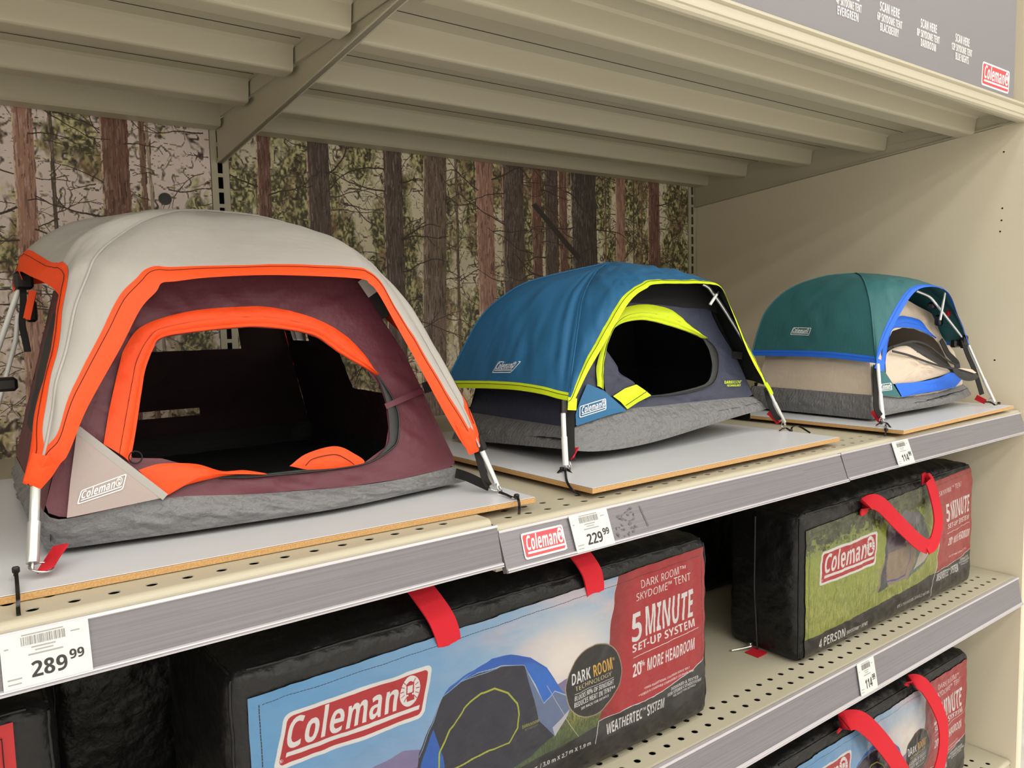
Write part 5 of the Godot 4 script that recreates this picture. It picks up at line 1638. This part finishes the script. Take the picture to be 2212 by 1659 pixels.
	commit("corner_strap", ribbon(T([7981, 319, 7150, 7968, 251, 7220, 7915, 190, 7310]), 0.010, 0.0016, Vector3(0.7, 0.2, 0.6), 20, 0.8), M.red_web, t, "red webbing strap")
	commit("corner_strap", ribbon(T([11407, 273, 7280, 11410, 235, 7360, 11431, 196, 7440]), 0.010, 0.0016, Vector3(0.1, 0.8, 0.5), 20, 0.4), M.red_web, t, "red webbing strap")
	for c in T([7869, 168, 7350, 11467, 199, 7520]):
		commit("ring", ring(c + Vector3(0, 0.0018, 0), Vector3(0.9, 0.1, 0.5), 0.0052, 0.0007), M.steel, t)
	zip_tie("black cable tie looped on the board at the green tent's near foot", T([7602, 150, 7410, 7722, 183, 7420, 7836, 166, 7450, 7734, 116, 7570]), Vector3(0.1, 0.2, 0.9), T([7602, 150, 7410, 7722, 183, 7420, 7836, 166, 7450, 7734, 116, 7570])[1])
	zip_tie("black cable tie hanging over the board edge at the green tent's near foot", T([7822, 145, 7442, 7448, 125, 7646, 7571, 10, 7569]), Vector3(0.8, 0.1, 0.4), T([7822, 145, 7442, 7448, 125, 7646, 7571, 10, 7569])[1])
	zip_tie("black cable tie at the green tent's foot next to the end panel", T([11311, 209, 7480, 11321, 207, 7570, 11267, 168, 7670, 11475, 182, 7650]), Vector3(0.1, 0.2, 0.9), T([11311, 209, 7480, 11321, 207, 7570, 11267, 168, 7670, 11475, 182, 7650])[3])

# ------------------------------------------------------------------ bags
func art_sky() -> Image:          # 578 x 214 mm: dusk sky, a dark dome tent, a red block, badges
	ppm = 3.5
	var W := 578.0
	var H := 214.0
	var lo := Image.create(290, 107, false, Image.FORMAT_RGBA8)
	var n := FastNoiseLite.new()
	n.seed = 77
	n.frequency = 0.02
	n.fractal_octaves = 4
	for j in 107:
		for i in 290:
			var x := i * 2.0
			var y := H - j * 2.0
			var c := Color8(104, 168, 220).lerp(Color8(150, 186, 222), clampf((x - 40) / 260.0, 0, 1))
			c = c.lerp(Color8(158, 176, 212), clampf((150 - y) / 80.0, 0, 0.7))
			var cl := clampf(n.get_noise_2d(x * 0.45 + y * 0.4, y * 1.7) * 1.5 + 0.32, 0, 1) * clampf((x - 150) / 160.0, 0.08, 1)
			c = c.lerp(Color8(222, 196, 204), cl * 0.7)
			var g := exp(-pow((x - 345) / 80.0, 2) - pow((y - 146) / 52.0, 2))
			c = c.lerp(Color8(250, 240, 232), clampf(g * 1.05, 0, 1))
			lo.set_pixel(i, j, c)
	lo.resize(int(W * ppm), int(H * ppm), Image.INTERPOLATE_CUBIC)
	img = lo
	# hills and grass
	fill_poly(PackedVector2Array([Vector2(0, 84), Vector2(60, 96), Vector2(110, 109), Vector2(140, 113), Vector2(170, 104), Vector2(300, 108), Vector2(326, 118), Vector2(345, 121), Vector2(430, 112), Vector2(430, 40), Vector2(0, 30)]), Color8(132, 122, 166))
	fill_poly(PackedVector2Array([Vector2(0, 64), Vector2(80, 80), Vector2(160, 92), Vector2(430, 100), Vector2(430, 30), Vector2(0, 30)]), Color8(104, 98, 140))
	fill_poly(PackedVector2Array([Vector2(0, 40), Vector2(150, 58), Vector2(300, 66), Vector2(345, 82), Vector2(430, 84), Vector2(430, 30), Vector2(0, 30)]), Color8(70, 84, 48))
	var rng := RandomNumberGenerator.new()
	rng.seed = 12
	for i in 5200:
		var x := rng.randf_range(0, 424)
		var top := lerpf(40, 80, clampf(x / 345.0, 0, 1))
		var y := rng.randf_range(28, top)
		var warm := clampf((x - 300) / 60.0, 0, 1) * clampf((y - 40) / 30.0, 0, 1)
		var c := Color8(48, 70, 44).lerp(Color8(92, 112, 60), rng.randf()).lerp(Color8(176, 166, 60), warm * rng.randf_range(0.4, 1.0))
		fill_tris(line2(PackedVector2Array([Vector2(x, y), Vector2(x + rng.randf_range(-2, 2), y + rng.randf_range(3, 8))]), 0.8), c)
	# the tent
	fill_poly(PackedVector2Array([Vector2(140, 40), Vector2(152, 78), Vector2(156, 105), Vector2(183, 153), Vector2(205, 161), Vector2(225, 163), Vector2(254, 161), Vector2(282, 154), Vector2(306, 104), Vector2(318, 76), Vector2(322, 62), Vector2(290, 48), Vector2(200, 40)]), Color8(33, 36, 54))
	fill_poly(PackedVector2Array([Vector2(282, 154), Vector2(306, 104), Vector2(324, 111), Vector2(338, 106), Vector2(344, 82), Vector2(322, 60), Vector2(300, 86)]), Color8(104, 122, 160))
	fill_poly(PackedVector2Array([Vector2(318, 72), Vector2(343, 84), Vector2(340, 78), Vector2(322, 60)]), Color8(196, 196, 206))
	fill_poly(PackedVector2Array([Vector2(205, 161), Vector2(225, 168), Vector2(243, 173), Vector2(267, 170), Vector2(290, 160), Vector2(313, 141), Vector2(329, 114), Vector2(337, 103), Vector2(322, 110), Vector2(306, 104), Vector2(296, 128), Vector2(282, 154), Vector2(254, 162), Vector2(225, 164)]), Color8(30, 96, 196))
	fill_poly(PackedVector2Array([Vector2(282, 156), Vector2(296, 152), Vector2(313, 139), Vector2(329, 113), Vector2(337, 103), Vector2(322, 110), Vector2(306, 104), Vector2(296, 128)]), Color8(38, 112, 214))
	fill_poly(PackedVector2Array([Vector2(183, 153), Vector2(205, 162), Vector2(232, 170), Vector2(214, 167), Vector2(190, 160)]), Color8(34, 98, 190))
	fill_poly(PackedVector2Array([Vector2(150, 60), Vector2(158, 94), Vector2(172, 123), Vector2(182, 90), Vector2(184, 56)]), Color8(28, 96, 190))
	fill_tris(line2(PackedVector2Array([Vector2(156, 100), Vector2(183, 153), Vector2(205, 161), Vector2(254, 161), Vector2(282, 154), Vector2(306, 104)]), 0.8), Color8(150, 170, 200))
	fill_tris(line2(PackedVector2Array([Vector2(306, 104), Vector2(322, 112), Vector2(338, 102)]), 1.0), Color8(190, 200, 216))
	fill_tris(line2(PackedVector2Array([Vector2(311, 122), Vector2(344, 64), Vector2(362, 40)]), 0.6), Color8(200, 200, 190))
	fill_tris(line2(PackedVector2Array([Vector2(176, 76), Vector2(178, 96), Vector2(190, 116), Vector2(207, 132), Vector2(228, 141), Vector2(244, 141), Vector2(260, 131), Vector2(271, 116), Vector2(274, 102), Vector2(272, 88), Vector2(260, 76), Vector2(236, 76), Vector2(204, 74), Vector2(176, 72)]), 1.9), Color8(176, 184, 52))
	letter("DARKROOM", 278, 300, 84.5, 3.6, Color8(170, 170, 60))
	letter("TECHNOLOGY", 281, 299, 80.8, 2.4, Color8(120, 120, 60))
	# black foot with sizes
	fill_poly(PackedVector2Array([Vector2(0, 0), Vector2(0, 30), Vector2(180, 37), Vector2(300, 43), Vector2(388, 48), Vector2(392, 0)]), Color8(36, 35, 34))
	letter("10 FT. X 9 FT. X 6 FT. / 3.0 m X 2.7 m X 1.9 m", 236, 376, 29, 5.0, Color8(228, 226, 220))
	# red block
	fill_poly(PackedVector2Array([Vector2(389, 26), Vector2(389, 53), Vector2(404, 132), Vector2(411, 172), Vector2(418, 198), Vector2(425, 222), Vector2(580, 240), Vector2(580, 26)]), Color8(186, 28, 38))
	for i in 30:
		fill_poly(PackedVector2Array([Vector2(389 + i, 53), Vector2(404 + i, 132), Vector2(411 + i, 172), Vector2(425 + i, 222), Vector2(427 + i, 222), Vector2(413 + i, 172), Vector2(406 + i, 132), Vector2(391 + i, 53)]), Color8(150, 26, 32).lerp(Color8(186, 28, 38), i / 30.0))
	fill_poly(PackedVector2Array([Vector2(386, 0), Vector2(386, 53), Vector2(430, 53), Vector2(480, 52), Vector2(540, 60), Vector2(580, 70), Vector2(580, 0)]), Color8(50, 48, 47))
	var wt := Color8(240, 238, 236)
	fill_tris(line2(PackedVector2Array([Vector2(384, 27), Vector2(388, 53), Vector2(430, 53), Vector2(480, 52), Vector2(540, 60), Vector2(578, 70)]), 1.0), wt)
	fill_tris(line2(PackedVector2Array([Vector2(403, 132), Vector2(411, 172), Vector2(418, 198), Vector2(425, 222)]), 1.0), Color8(230, 214, 214))
	letter("DARK ROOM", 461, 529, 190, 9.2, wt, 0.0, false)
	letter("TM", 531, 540, 195, 4, wt)
	letter("SKYDOME", 452, 507, 176.5, 9.2, wt, 0.0, false)
	letter("TM", 508, 515, 182, 3.6, wt)
	letter("TENT", 519, 549, 178.5, 9.2, wt, 0.0, false)
	letter("5", 441, 458, 131, 33, wt, 0.05)
	letter("MINUTE", 466, 553, 131, 35, wt, 0.03)
	letter("SET-UP SYSTEM", 442, 556, 118, 9.6, wt)
	fill_tris(line2(PackedVector2Array([Vector2(444, 111), Vector2(563, 114)]), 0.9), wt)
	letter("20", 442, 457, 88, 14.5, wt, 0.08)
	letter("%", 457, 464, 96, 7, wt)
	letter("MORE HEADROOM", 468, 556, 88, 14.5, wt, 0.08)
	letter("*THAN TRADITIONAL COLEMAN DOME TENT", 462, 546, 66, 2.8, wt)
	letter("**VERSUS A STANDARD COMPARABLE COLEMAN TENT", 452, 554, 60.5, 2.8, wt)
	letter("WEATHERTEC", 401, 459, 31.5, 13, wt)
	letter("TM", 460, 466, 40, 3.6, wt)
	letter("SYSTEM", 468, 498, 31.5, 13, wt)
	letter("DESIGNED & TESTED", 511, 562, 48.5, 4.0, wt)
	letter("FOR STORM CONDITIONS", 504, 569, 43.2, 4.0, wt)
	letter("SEE BACK FOR DETAILS", 515, 559, 39.2, 2.4, wt)
	# round badge
	fill_poly(ell(381, 105, 43.5, 41.5, 60), Color8(170, 150, 120))
	fill_poly(ell(381, 105, 42.2, 40.2, 60), Color8(26, 25, 24))
	letter("DARK", 347, 375, 109.5, 13, wt)
	letter("ROOM", 379, 409, 109.5, 13, Color8(232, 178, 66))
	letter("TM", 410, 414, 118, 3, Color8(232, 178, 66))
	letter("TECHNOLOGY", 351, 407, 102, 5, Color8(236, 214, 160), 0.0, false)
	fill_tris(line2(PackedVector2Array([Vector2(350, 98.6), Vector2(411, 98.6)]), 0.7), wt)
	letter("BLOCKS 90% OF SUNLIGHT", 350, 411, 90.5, 6.2, wt)
	letter("REDUCES HEAT IN TENT**", 350, 413, 82.5, 6.2, wt)
	letter("SEE BACK FOR DETAILS", 360, 404, 77, 3.0, wt)
	# red name badge and the sewn edge
	draw_layers(badge(wt, Color8(190, 28, 40), true), Vector2(17, 140), 1.0)
	letter("®", 22.5, 26.5, 146, 3.4, wt)
	for i in 190:
		var x := 12.0 + i * 3.0
		if x < 570:
			fill_tris(line2(PackedVector2Array([Vector2(x, 204.5), Vector2(x + 2.2, 204.5)]), 0.7), Color8(26, 24, 26))
	for i in 66:
		fill_tris(line2(PackedVector2Array([Vector2(9, 8 + i * 3.0), Vector2(9, 10.2 + i * 3.0)]), 0.7), Color8(26, 24, 26))
		fill_tris(line2(PackedVector2Array([Vector2(571, 8 + i * 3.0), Vector2(571, 10.2 + i * 3.0)]), 0.7), Color8(26, 24, 26))
	return img

func art_meadow() -> Image:       # 546 x 204 mm: meadow, a taupe tent, a red block
	ppm = 2.4
	var W := 546.0
	var H := 204.0
	img = Image.create(int(W * ppm), int(H * ppm), false, Image.FORMAT_RGBA8)
	img.fill(Color8(150, 160, 60))
	fill_poly(PackedVector2Array([Vector2(0, 158), Vector2(400, 158), Vector2(400, 204), Vector2(0, 204)]), Color8(132, 146, 70))
	var rng := RandomNumberGenerator.new()
	rng.seed = 21
	for i in 900:
		var x := rng.randf_range(0, 392)
		var y := rng.randf_range(166, 206)
		var dense: float = 1.0 if y > 184 + 8 * sin(x * 0.05) or (x > 250 and x < 330 and y > 172) else 0.0
		if rng.randf() < 0.35 + 0.65 * dense:
			fill_poly(ell(x, y, rng.randf_range(2, 9), rng.randf_range(2, 6), 8), Color8(62, 66, 44).lerp(Color8(104, 112, 70), rng.randf()))
	for q in [[60, 190, 26], [128, 194, 22], [200, 190, 30], [300, 186, 26], [360, 190, 22]]:
		for i in 60:
			fill_poly(ell(q[0] + rng.randf_range(-1, 1) * q[2], q[1] + rng.randf_range(-0.7, 0.7) * q[2], rng.randf_range(2, 6), rng.randf_range(2, 5), 7), Color8(50, 56, 36).lerp(Color8(92, 100, 60), rng.randf()))
	for i in 9000:
		var x := rng.randf_range(0, 392)
		var y := rng.randf_range(36, 172)
		var k := clampf((y - 60) / 110.0, 0, 1)
		var c := Color8(104, 122, 34).lerp(Color8(196, 190, 92), rng.randf()).lerp(Color8(158, 172, 62), k * 0.8)
		fill_tris(line2(PackedVector2Array([Vector2(x, y), Vector2(x + rng.randf_range(-1.5, 1.5), y + lerpf(9, 2.5, k))]), lerpf(1.0, 0.6, k)), c)
	# the tent
	fill_poly(PackedVector2Array([Vector2(286, 60), Vector2(300, 150), Vector2(322, 172), Vector2(350, 150), Vector2(372, 98), Vector2(352, 74)]), Color8(92, 108, 100))
	fill_poly(PackedVector2Array([Vector2(310, 72), Vector2(330, 96), Vector2(364, 112), Vector2(374, 98), Vector2(350, 78)]), Color8(196, 186, 170))
	fill_poly(PackedVector2Array([Vector2(190, 62), Vector2(214, 120), Vector2(224, 164), Vector2(282, 176), Vector2(316, 160), Vector2(318, 90), Vector2(292, 62), Vector2(226, 64)]), Color8(150, 128, 104))
	fill_poly(PackedVector2Array([Vector2(216, 118), Vector2(224, 164), Vector2(282, 176), Vector2(318, 156), Vector2(319, 122), Vector2(260, 118)]), Color8(104, 92, 100))
	fill_poly(PackedVector2Array([Vector2(262, 172), Vector2(286, 177), Vector2(318, 166), Vector2(346, 148), Vector2(330, 146), Vector2(306, 150)]), Color8(112, 108, 112))
	fill_poly(PackedVector2Array([Vector2(196, 60), Vector2(214, 112), Vector2(216, 150), Vector2(224, 166), Vector2(220, 90), Vector2(228, 62)]), Color8(58, 62, 58))
	fill_tris(line2(PackedVector2Array([Vector2(222, 74), Vector2(216, 108), Vector2(224, 130), Vector2(246, 142), Vector2(278, 138), Vector2(297, 120), Vector2(298, 94), Vector2(280, 70)]), 1.8), Color8(74, 70, 130))
	fill_tris(line2(PackedVector2Array([Vector2(222, 72), Vector2(262, 68), Vector2(282, 70)]), 2.6), Color8(64, 74, 150))
	fill_tris(line2(PackedVector2Array([Vector2(318, 160), Vector2(330, 116), Vector2(336, 84)]), 1.0), Color8(180, 180, 176))
	fill_tris(line2(PackedVector2Array([Vector2(216, 120), Vector2(170, 66)]), 0.6), Color8(200, 196, 150))
	fill_tris(line2(PackedVector2Array([Vector2(346, 148), Vector2(388, 120)]), 0.6), Color8(200, 196, 150))
	# black foot
	fill_poly(PackedVector2Array([Vector2(0, 0), Vector2(0, 33), Vector2(136, 36), Vector2(280, 42), Vector2(386, 47), Vector2(386, 0)]), Color8(38, 37, 35))
	# red block
	fill_poly(PackedVector2Array([Vector2(396, 0), Vector2(396, 47), Vector2(404, 90), Vector2(405, 130), Vector2(398, 168), Vector2(385, 204), Vector2(546, 204), Vector2(546, 0)]), Color8(176, 46, 44))
	fill_poly(PackedVector2Array([Vector2(384, 0), Vector2(384, 47), Vector2(440, 48), Vector2(500, 52), Vector2(546, 60), Vector2(546, 0)]), Color8(52, 50, 48))
	var wt := Color8(236, 234, 232)
	fill_tris(line2(PackedVector2Array([Vector2(384, 0), Vector2(396, 47), Vector2(404, 90), Vector2(405, 130), Vector2(398, 168), Vector2(385, 204)]), 1.6), wt)
	fill_tris(line2(PackedVector2Array([Vector2(392, 47), Vector2(440, 48), Vector2(500, 52), Vector2(546, 60)]), 1.0), wt)
	letter("SKYDOME", 406, 458, 176, 8, wt, 0.0, false)
	letter("TM", 459, 464, 182, 3, wt)
	letter("TENT", 468, 498, 178, 8, wt, 0.0, false)
	letter("5", 434, 447, 127, 30, wt)
	letter("MINUTE", 452, 529, 128, 30, wt)
	letter("SET-UP SYSTEM", 440, 530, 114, 8.5, wt)
	fill_tris(line2(PackedVector2Array([Vector2(438, 106), Vector2(533, 108)]), 0.9), wt)
	letter("20", 442, 456, 84, 13, wt, 0.08)
	letter("%", 456, 461, 91, 6, wt)
	letter("MORE HEADROOM", 464, 532, 84, 13, wt, 0.08)
	letter("*THAN TRADITIONAL COLEMAN DOME TENT", 446, 524, 62, 2.6, wt)
	letter("WEATHERTEC", 402, 451, 30, 13, wt)
	letter("TM", 452, 457, 39, 3, wt)
	letter("SYSTEM", 459, 491, 30, 13, wt)
	letter("DESIGNED & TESTED", 497, 536, 46, 3.6, wt)
	letter("FOR STORM CONDITIONS", 494, 540, 41, 3.6, wt)
	letter("SEE BACK FOR DETAILS", 502, 534, 37, 2.4, wt)
	letter("4 PERSON", 36, 107, 11, 14, wt)
	letter("SKYDOME", 112, 146, 12, 6.4, wt)
	letter("TM", 147, 151, 16, 2.5, wt)
	letter("TENT", 154, 173, 12, 6.4, wt)
	letter("8 FT. X 7 FT. X 4 FT. 8 IN. / 2.4 m X 2.1 m X 1.4 m", 267, 378, 16, 5.2, wt)
	draw_layers(badge(wt, Color8(190, 28, 40), true, 0.17), Vector2(32, 110), 1.06)
	letter("®", 38, 42, 116, 3.4, wt)
	for i in 56:
		fill_tris(line2(PackedVector2Array([Vector2(8, 14 + i * 3.2), Vector2(8, 16.4 + i * 3.2)]), 0.8), Color8(40, 36, 36))
	for i in 168:
		fill_tris(line2(PackedVector2Array([Vector2(10 + i * 3.2, 196), Vector2(12.4 + i * 3.2, 196)]), 0.8), Color8(40, 36, 36))
	return img

# a soft box: o is the lower left front corner
func bag_fn(o: Vector3, L: float, H: float, D: float, r: float, sd: float):
	return func(p: Vector3) -> Vector3:      # p on the box, local (z from -D to 0)
		var q := Vector3(clampf(p.x, r, L - r), clampf(p.y, r, H - r), clampf(p.z, -D + r, -r))
		var d := p - q
		var x := p
		if d.length() > 1e-6:
			x = q + d.normalized() * r
		var u := clampf(p.x / L, 0, 1)
		var v := clampf(p.y / H, 0, 1)
		var w := clampf(-p.z / D, 0, 1)
		var s := Vector3.ZERO
		s.z += 0.007 * sin(PI * u) * sin(PI * v) * (1.0 - w)
		s.y += 0.020 * sin(PI * w) * sin(PI * u) * v
		s.x += (0.006 * sin(PI * v) * sin(PI * w)) * (u - 0.5) * 2.0
		var k := 0.0022 * wn.get_noise_3dv(Vector3(p.x * 22 + sd, p.y * 26, p.z * 22)) + 0.0010 * wn.get_noise_3dv(Vector3(p.x * 70 + sd, p.y * 40, p.z * 60))
		var nn := d.normalized() if d.length() > 1e-6 else Vector3(0, 0, 1)
		var hem := clampf((v - 0.84) / 0.16, 0, 1)
		k += 0.0022 * hem * wn.get_noise_3dv(Vector3(p.x * 60 + p.y * 30 + sd, 1.0, w * 8.0))
		return o + x + s + nn * k * clampf(v * 8.0, 0, 1)

func bag(called: String, label: String, o: Vector3, L: float, H: float, D: float, sd: float, art: Material, pr: Array) -> Node3D:
	# pr: the printed panel, local [x0, y0, x1, y1, extra height at the far end]
	var t := thing(called, label, "bag", o + Vector3(L / 2, 0, -D / 2))
	var r := 0.016
	var f = bag_fn(o, L, H, D, r, sd)
	var st := begin()
	sheet(st, 90, 40, func(u, v): return f.call(Vector3(u * L, v * H, 0)), L * 8, H * 8)
	sheet(st, 60, 24, func(u, v): return f.call(Vector3((1 - u) * L, v * H, -D)), L * 8, H * 8)
	sheet(st, 24, 40, func(u, v): return f.call(Vector3(0, v * H, -D * (1 - u))), D * 8, H * 8)
	sheet(st, 24, 40, func(u, v): return f.call(Vector3(L, v * H, -D * u)), D * 8, H * 8)
	sheet(st, 90, 24, func(u, v): return f.call(Vector3(u * L, H, -D * v)), L * 8, D * 8)
	sheet(st, 60, 16, func(u, v): return f.call(Vector3(u * L, 0, -D * (1 - v))), L * 8, D * 8)
	commit("body", done(st), M.bag_black, t, "black nylon body")
	# piped seams along the front edges
	for e in [[Vector3(0, H, 0), Vector3(L, H, 0)], [Vector3(0, 0, 0), Vector3(0, H, 0)], [Vector3(L, 0, 0), Vector3(L, H, 0)], [Vector3(0, H, 0), Vector3(0, H, -D)], [Vector3(L, H, 0), Vector3(L, H, -D)]]:
		var p := PackedVector3Array()
		for i in 61:
			p.append(f.call(e[0].lerp(e[1], lerpf(0.03, 0.97, i / 60.0))))
		commit("piping", tube(p, 0.0016, 6), M.bag_black, t)
	if art != null:
		var s2 := begin()
		s2.set_smooth_group(0)
		var g := func(u, v):
			var yy := lerpf(pr[1], pr[3] + pr[4] * u, v)
			var q: Vector3 = f.call(Vector3(lerpf(pr[0], pr[2], u), yy, 0))
			return q + Vector3(0, 0, 0.0016)
		# v runs from the top of the picture
		sheet(s2, 110, 44, func(u, v): return g.call(u, 1.0 - v))
		commit("printed_panel", done(s2), art, t, "glossy printed panel")
	return t

func strap(t: Node3D, path: PackedVector3Array, w: float, side: Vector3, called := "handle", tw := 0.0) -> void:
	commit(called, ribbon(path, w, 0.0022, side, 60, tw), M.red_web, t, "red webbing handle")

func bags() -> void:
	var sky := mat("sky_print", Color8(186, 186, 188), 0.28)
	sky.albedo_texture = ImageTexture.create_from_image(art_sky())
	var crk: Texture2D = M.fly_white.normal_texture
	var mdw := mat("meadow_print", Color8(190, 190, 190), 0.3)
	mdw.albedo_texture = ImageTexture.create_from_image(art_meadow())
	for m in [sky, mdw]:
		m.normal_enabled = true
		m.normal_texture = crk
		m.normal_scale = 0.35
	# the big bag on the lower shelf
	var y := -0.3209
	var a := bag("tent_bag", "long black tent bag with dusk sky print, round black badge and red block", Vector3(-0.247, y, 0.740), 0.604, 0.238, 0.20, 1.0, sky, [0.0165, 0.009, 0.5945, 0.212, 0.013])
	strap(a, V([Vector3(-0.034, -0.124, 0.7405), Vector3(-0.038, -0.106, 0.7452), Vector3(-0.047, -0.084, 0.7462), Vector3(-0.056, -0.062, 0.731), Vector3(-0.060, -0.046, 0.705), Vector3(-0.045, -0.040, 0.665)]), 0.026, Vector3(1, 0.1, 0))
	strap(a, V([Vector3(0.159, -0.119, 0.7405), Vector3(0.155, -0.101, 0.7452), Vector3(0.147, -0.080, 0.7462), Vector3(0.138, -0.058, 0.731), Vector3(0.130, -0.046, 0.705), Vector3(0.12, -0.040, 0.665)]), 0.026, Vector3(1, 0.1, 0))
	# the four person bag by the end panel
	var b := bag("tent_bag", "black tent bag with green meadow print and hanging red handle by the end panel", Vector3(0.566, y, 0.735), 0.560, 0.228, 0.128, 5.0, mdw, [0.012, 0.004, 0.552, 0.200, 0.022])
	strap(b, V([Vector3(0.727, -0.122, 0.7405), Vector3(0.730, -0.104, 0.744), Vector3(0.752, -0.106, 0.752), Vector3(0.80, -0.145, 0.760), Vector3(0.86, -0.186, 0.762), Vector3(0.895, -0.202, 0.762)]), 0.024, Vector3(0.35, 0.9, 0.1))
	strap(b, V([Vector3(0.888, -0.202, 0.762), Vector3(0.912, -0.196, 0.763), Vector3(0.932, -0.165, 0.760), Vector3(0.934, -0.125, 0.752), Vector3(0.926, -0.092, 0.744), Vector3(0.915, -0.094, 0.739)]), 0.022, Vector3(1, -0.2, 0.2))
	var arc := PackedVector3Array()
	for i in 13:
		var w := PI * i / 12.0
		arc.append(Vector3(0.72 + 0.10 * cos(w), -0.082 + 0.024 * sin(w), 0.640))
	strap(b, arc, 0.022, Vector3(0, 0.2, 1))
	commit("zip", tube(V([Vector3(0.5650, -0.318, 0.664), Vector3(0.5595, -0.22, 0.662), Vector3(0.561, -0.11, 0.662)]), 0.0016, 6), M.zip_black, b)
	commit("zip_pull", box(Vector3(0.561, -0.3135, 0.654), Vector3(0.006, 0.008, 0.006), 0.0012), M.steel, b)
	commit("zip_pull", ribbon(V([Vector3(0.560, -0.314, 0.656), Vector3(0.545, -0.3175, 0.646), Vector3(0.532, -0.3185, 0.640)]), 0.0075, 0.0016, Vector3(0, 0.4, 1)), M.steel, b)
	commit("zip_tab", ribbon(V([Vector3(0.568, -0.3185, 0.668), Vector3(0.556, -0.3196, 0.668), Vector3(0.545, -0.3199, 0.668)]), 0.024, 0.0012, Vector3(0, 0, 1)), M.red_web, b, "small red zip tab")
	# the lowest bag
	var yc := -0.69
	var c := bag("tent_bag", "black tent bag with dusk sky print on the base shelf, red handle hanging down", Vector3(0.500, yc, 0.738), 0.618, 0.240, 0.20, 9.0, sky, [0.022, 0.012, 0.610, 0.222, 0.004])
	strap(c, V([Vector3(0.674, -0.452, 0.7395), Vector3(0.676, -0.438, 0.744), Vector3(0.700, -0.441, 0.756), Vector3(0.745, -0.485, 0.766), Vector3(0.80, -0.55, 0.770), Vector3(0.85, -0.62, 0.772)]), 0.030, Vector3(0.6, 0.8, 0.1))
	strap(c, V([Vector3(0.876, -0.445, 0.7395), Vector3(0.884, -0.438, 0.745), Vector3(0.910, -0.452, 0.755), Vector3(0.945, -0.51, 0.766), Vector3(0.952, -0.56, 0.769), Vector3(0.93, -0.60, 0.772), Vector3(0.88, -0.635, 0.774)]), 0.026, Vector3(1, 0.1, 0.1))
	# the dark bag at the far end
	var d := bag("tent_bag", "black tent bag in deep shade with a stitched red patch, under the 289.99 ticket", Vector3(-0.985, y, 0.716), 0.622, 0.246, 0.20, 13.0, null, [])
	var p := begin()
	sheet(p, 30, 20, func(u, v): return Vector3(lerpf(-0.60, -0.3905, u), lerpf(-0.29, -0.0835, v), 0.7185 + 0.004 * sin(PI * u)))
	commit("printed_panel", done(p), mat("red_print", Color8(176, 28, 34), 0.4), d, "red printed panel")
	commit("stitching", tube(V([Vector3(-0.398, -0.285, 0.7205), Vector3(-0.398, -0.093, 0.7205), Vector3(-0.58, -0.093, 0.7225)]), 0.0005, 5), M.thread_black, d)
	# dark bags pushed back behind; the first is added to darken its gap
	bag("tent_bag", "plain black tent bag added to darken the gap beside the red patched bag", Vector3(-0.345, y, 0.46), 0.44, 0.25, 0.20, 21.0, null, [])
	bag("tent_bag", "plain black tent bag in the dark gap behind the printed bags", Vector3(0.36, y, 0.46), 0.60, 0.225, 0.20, 17.0, null, [])
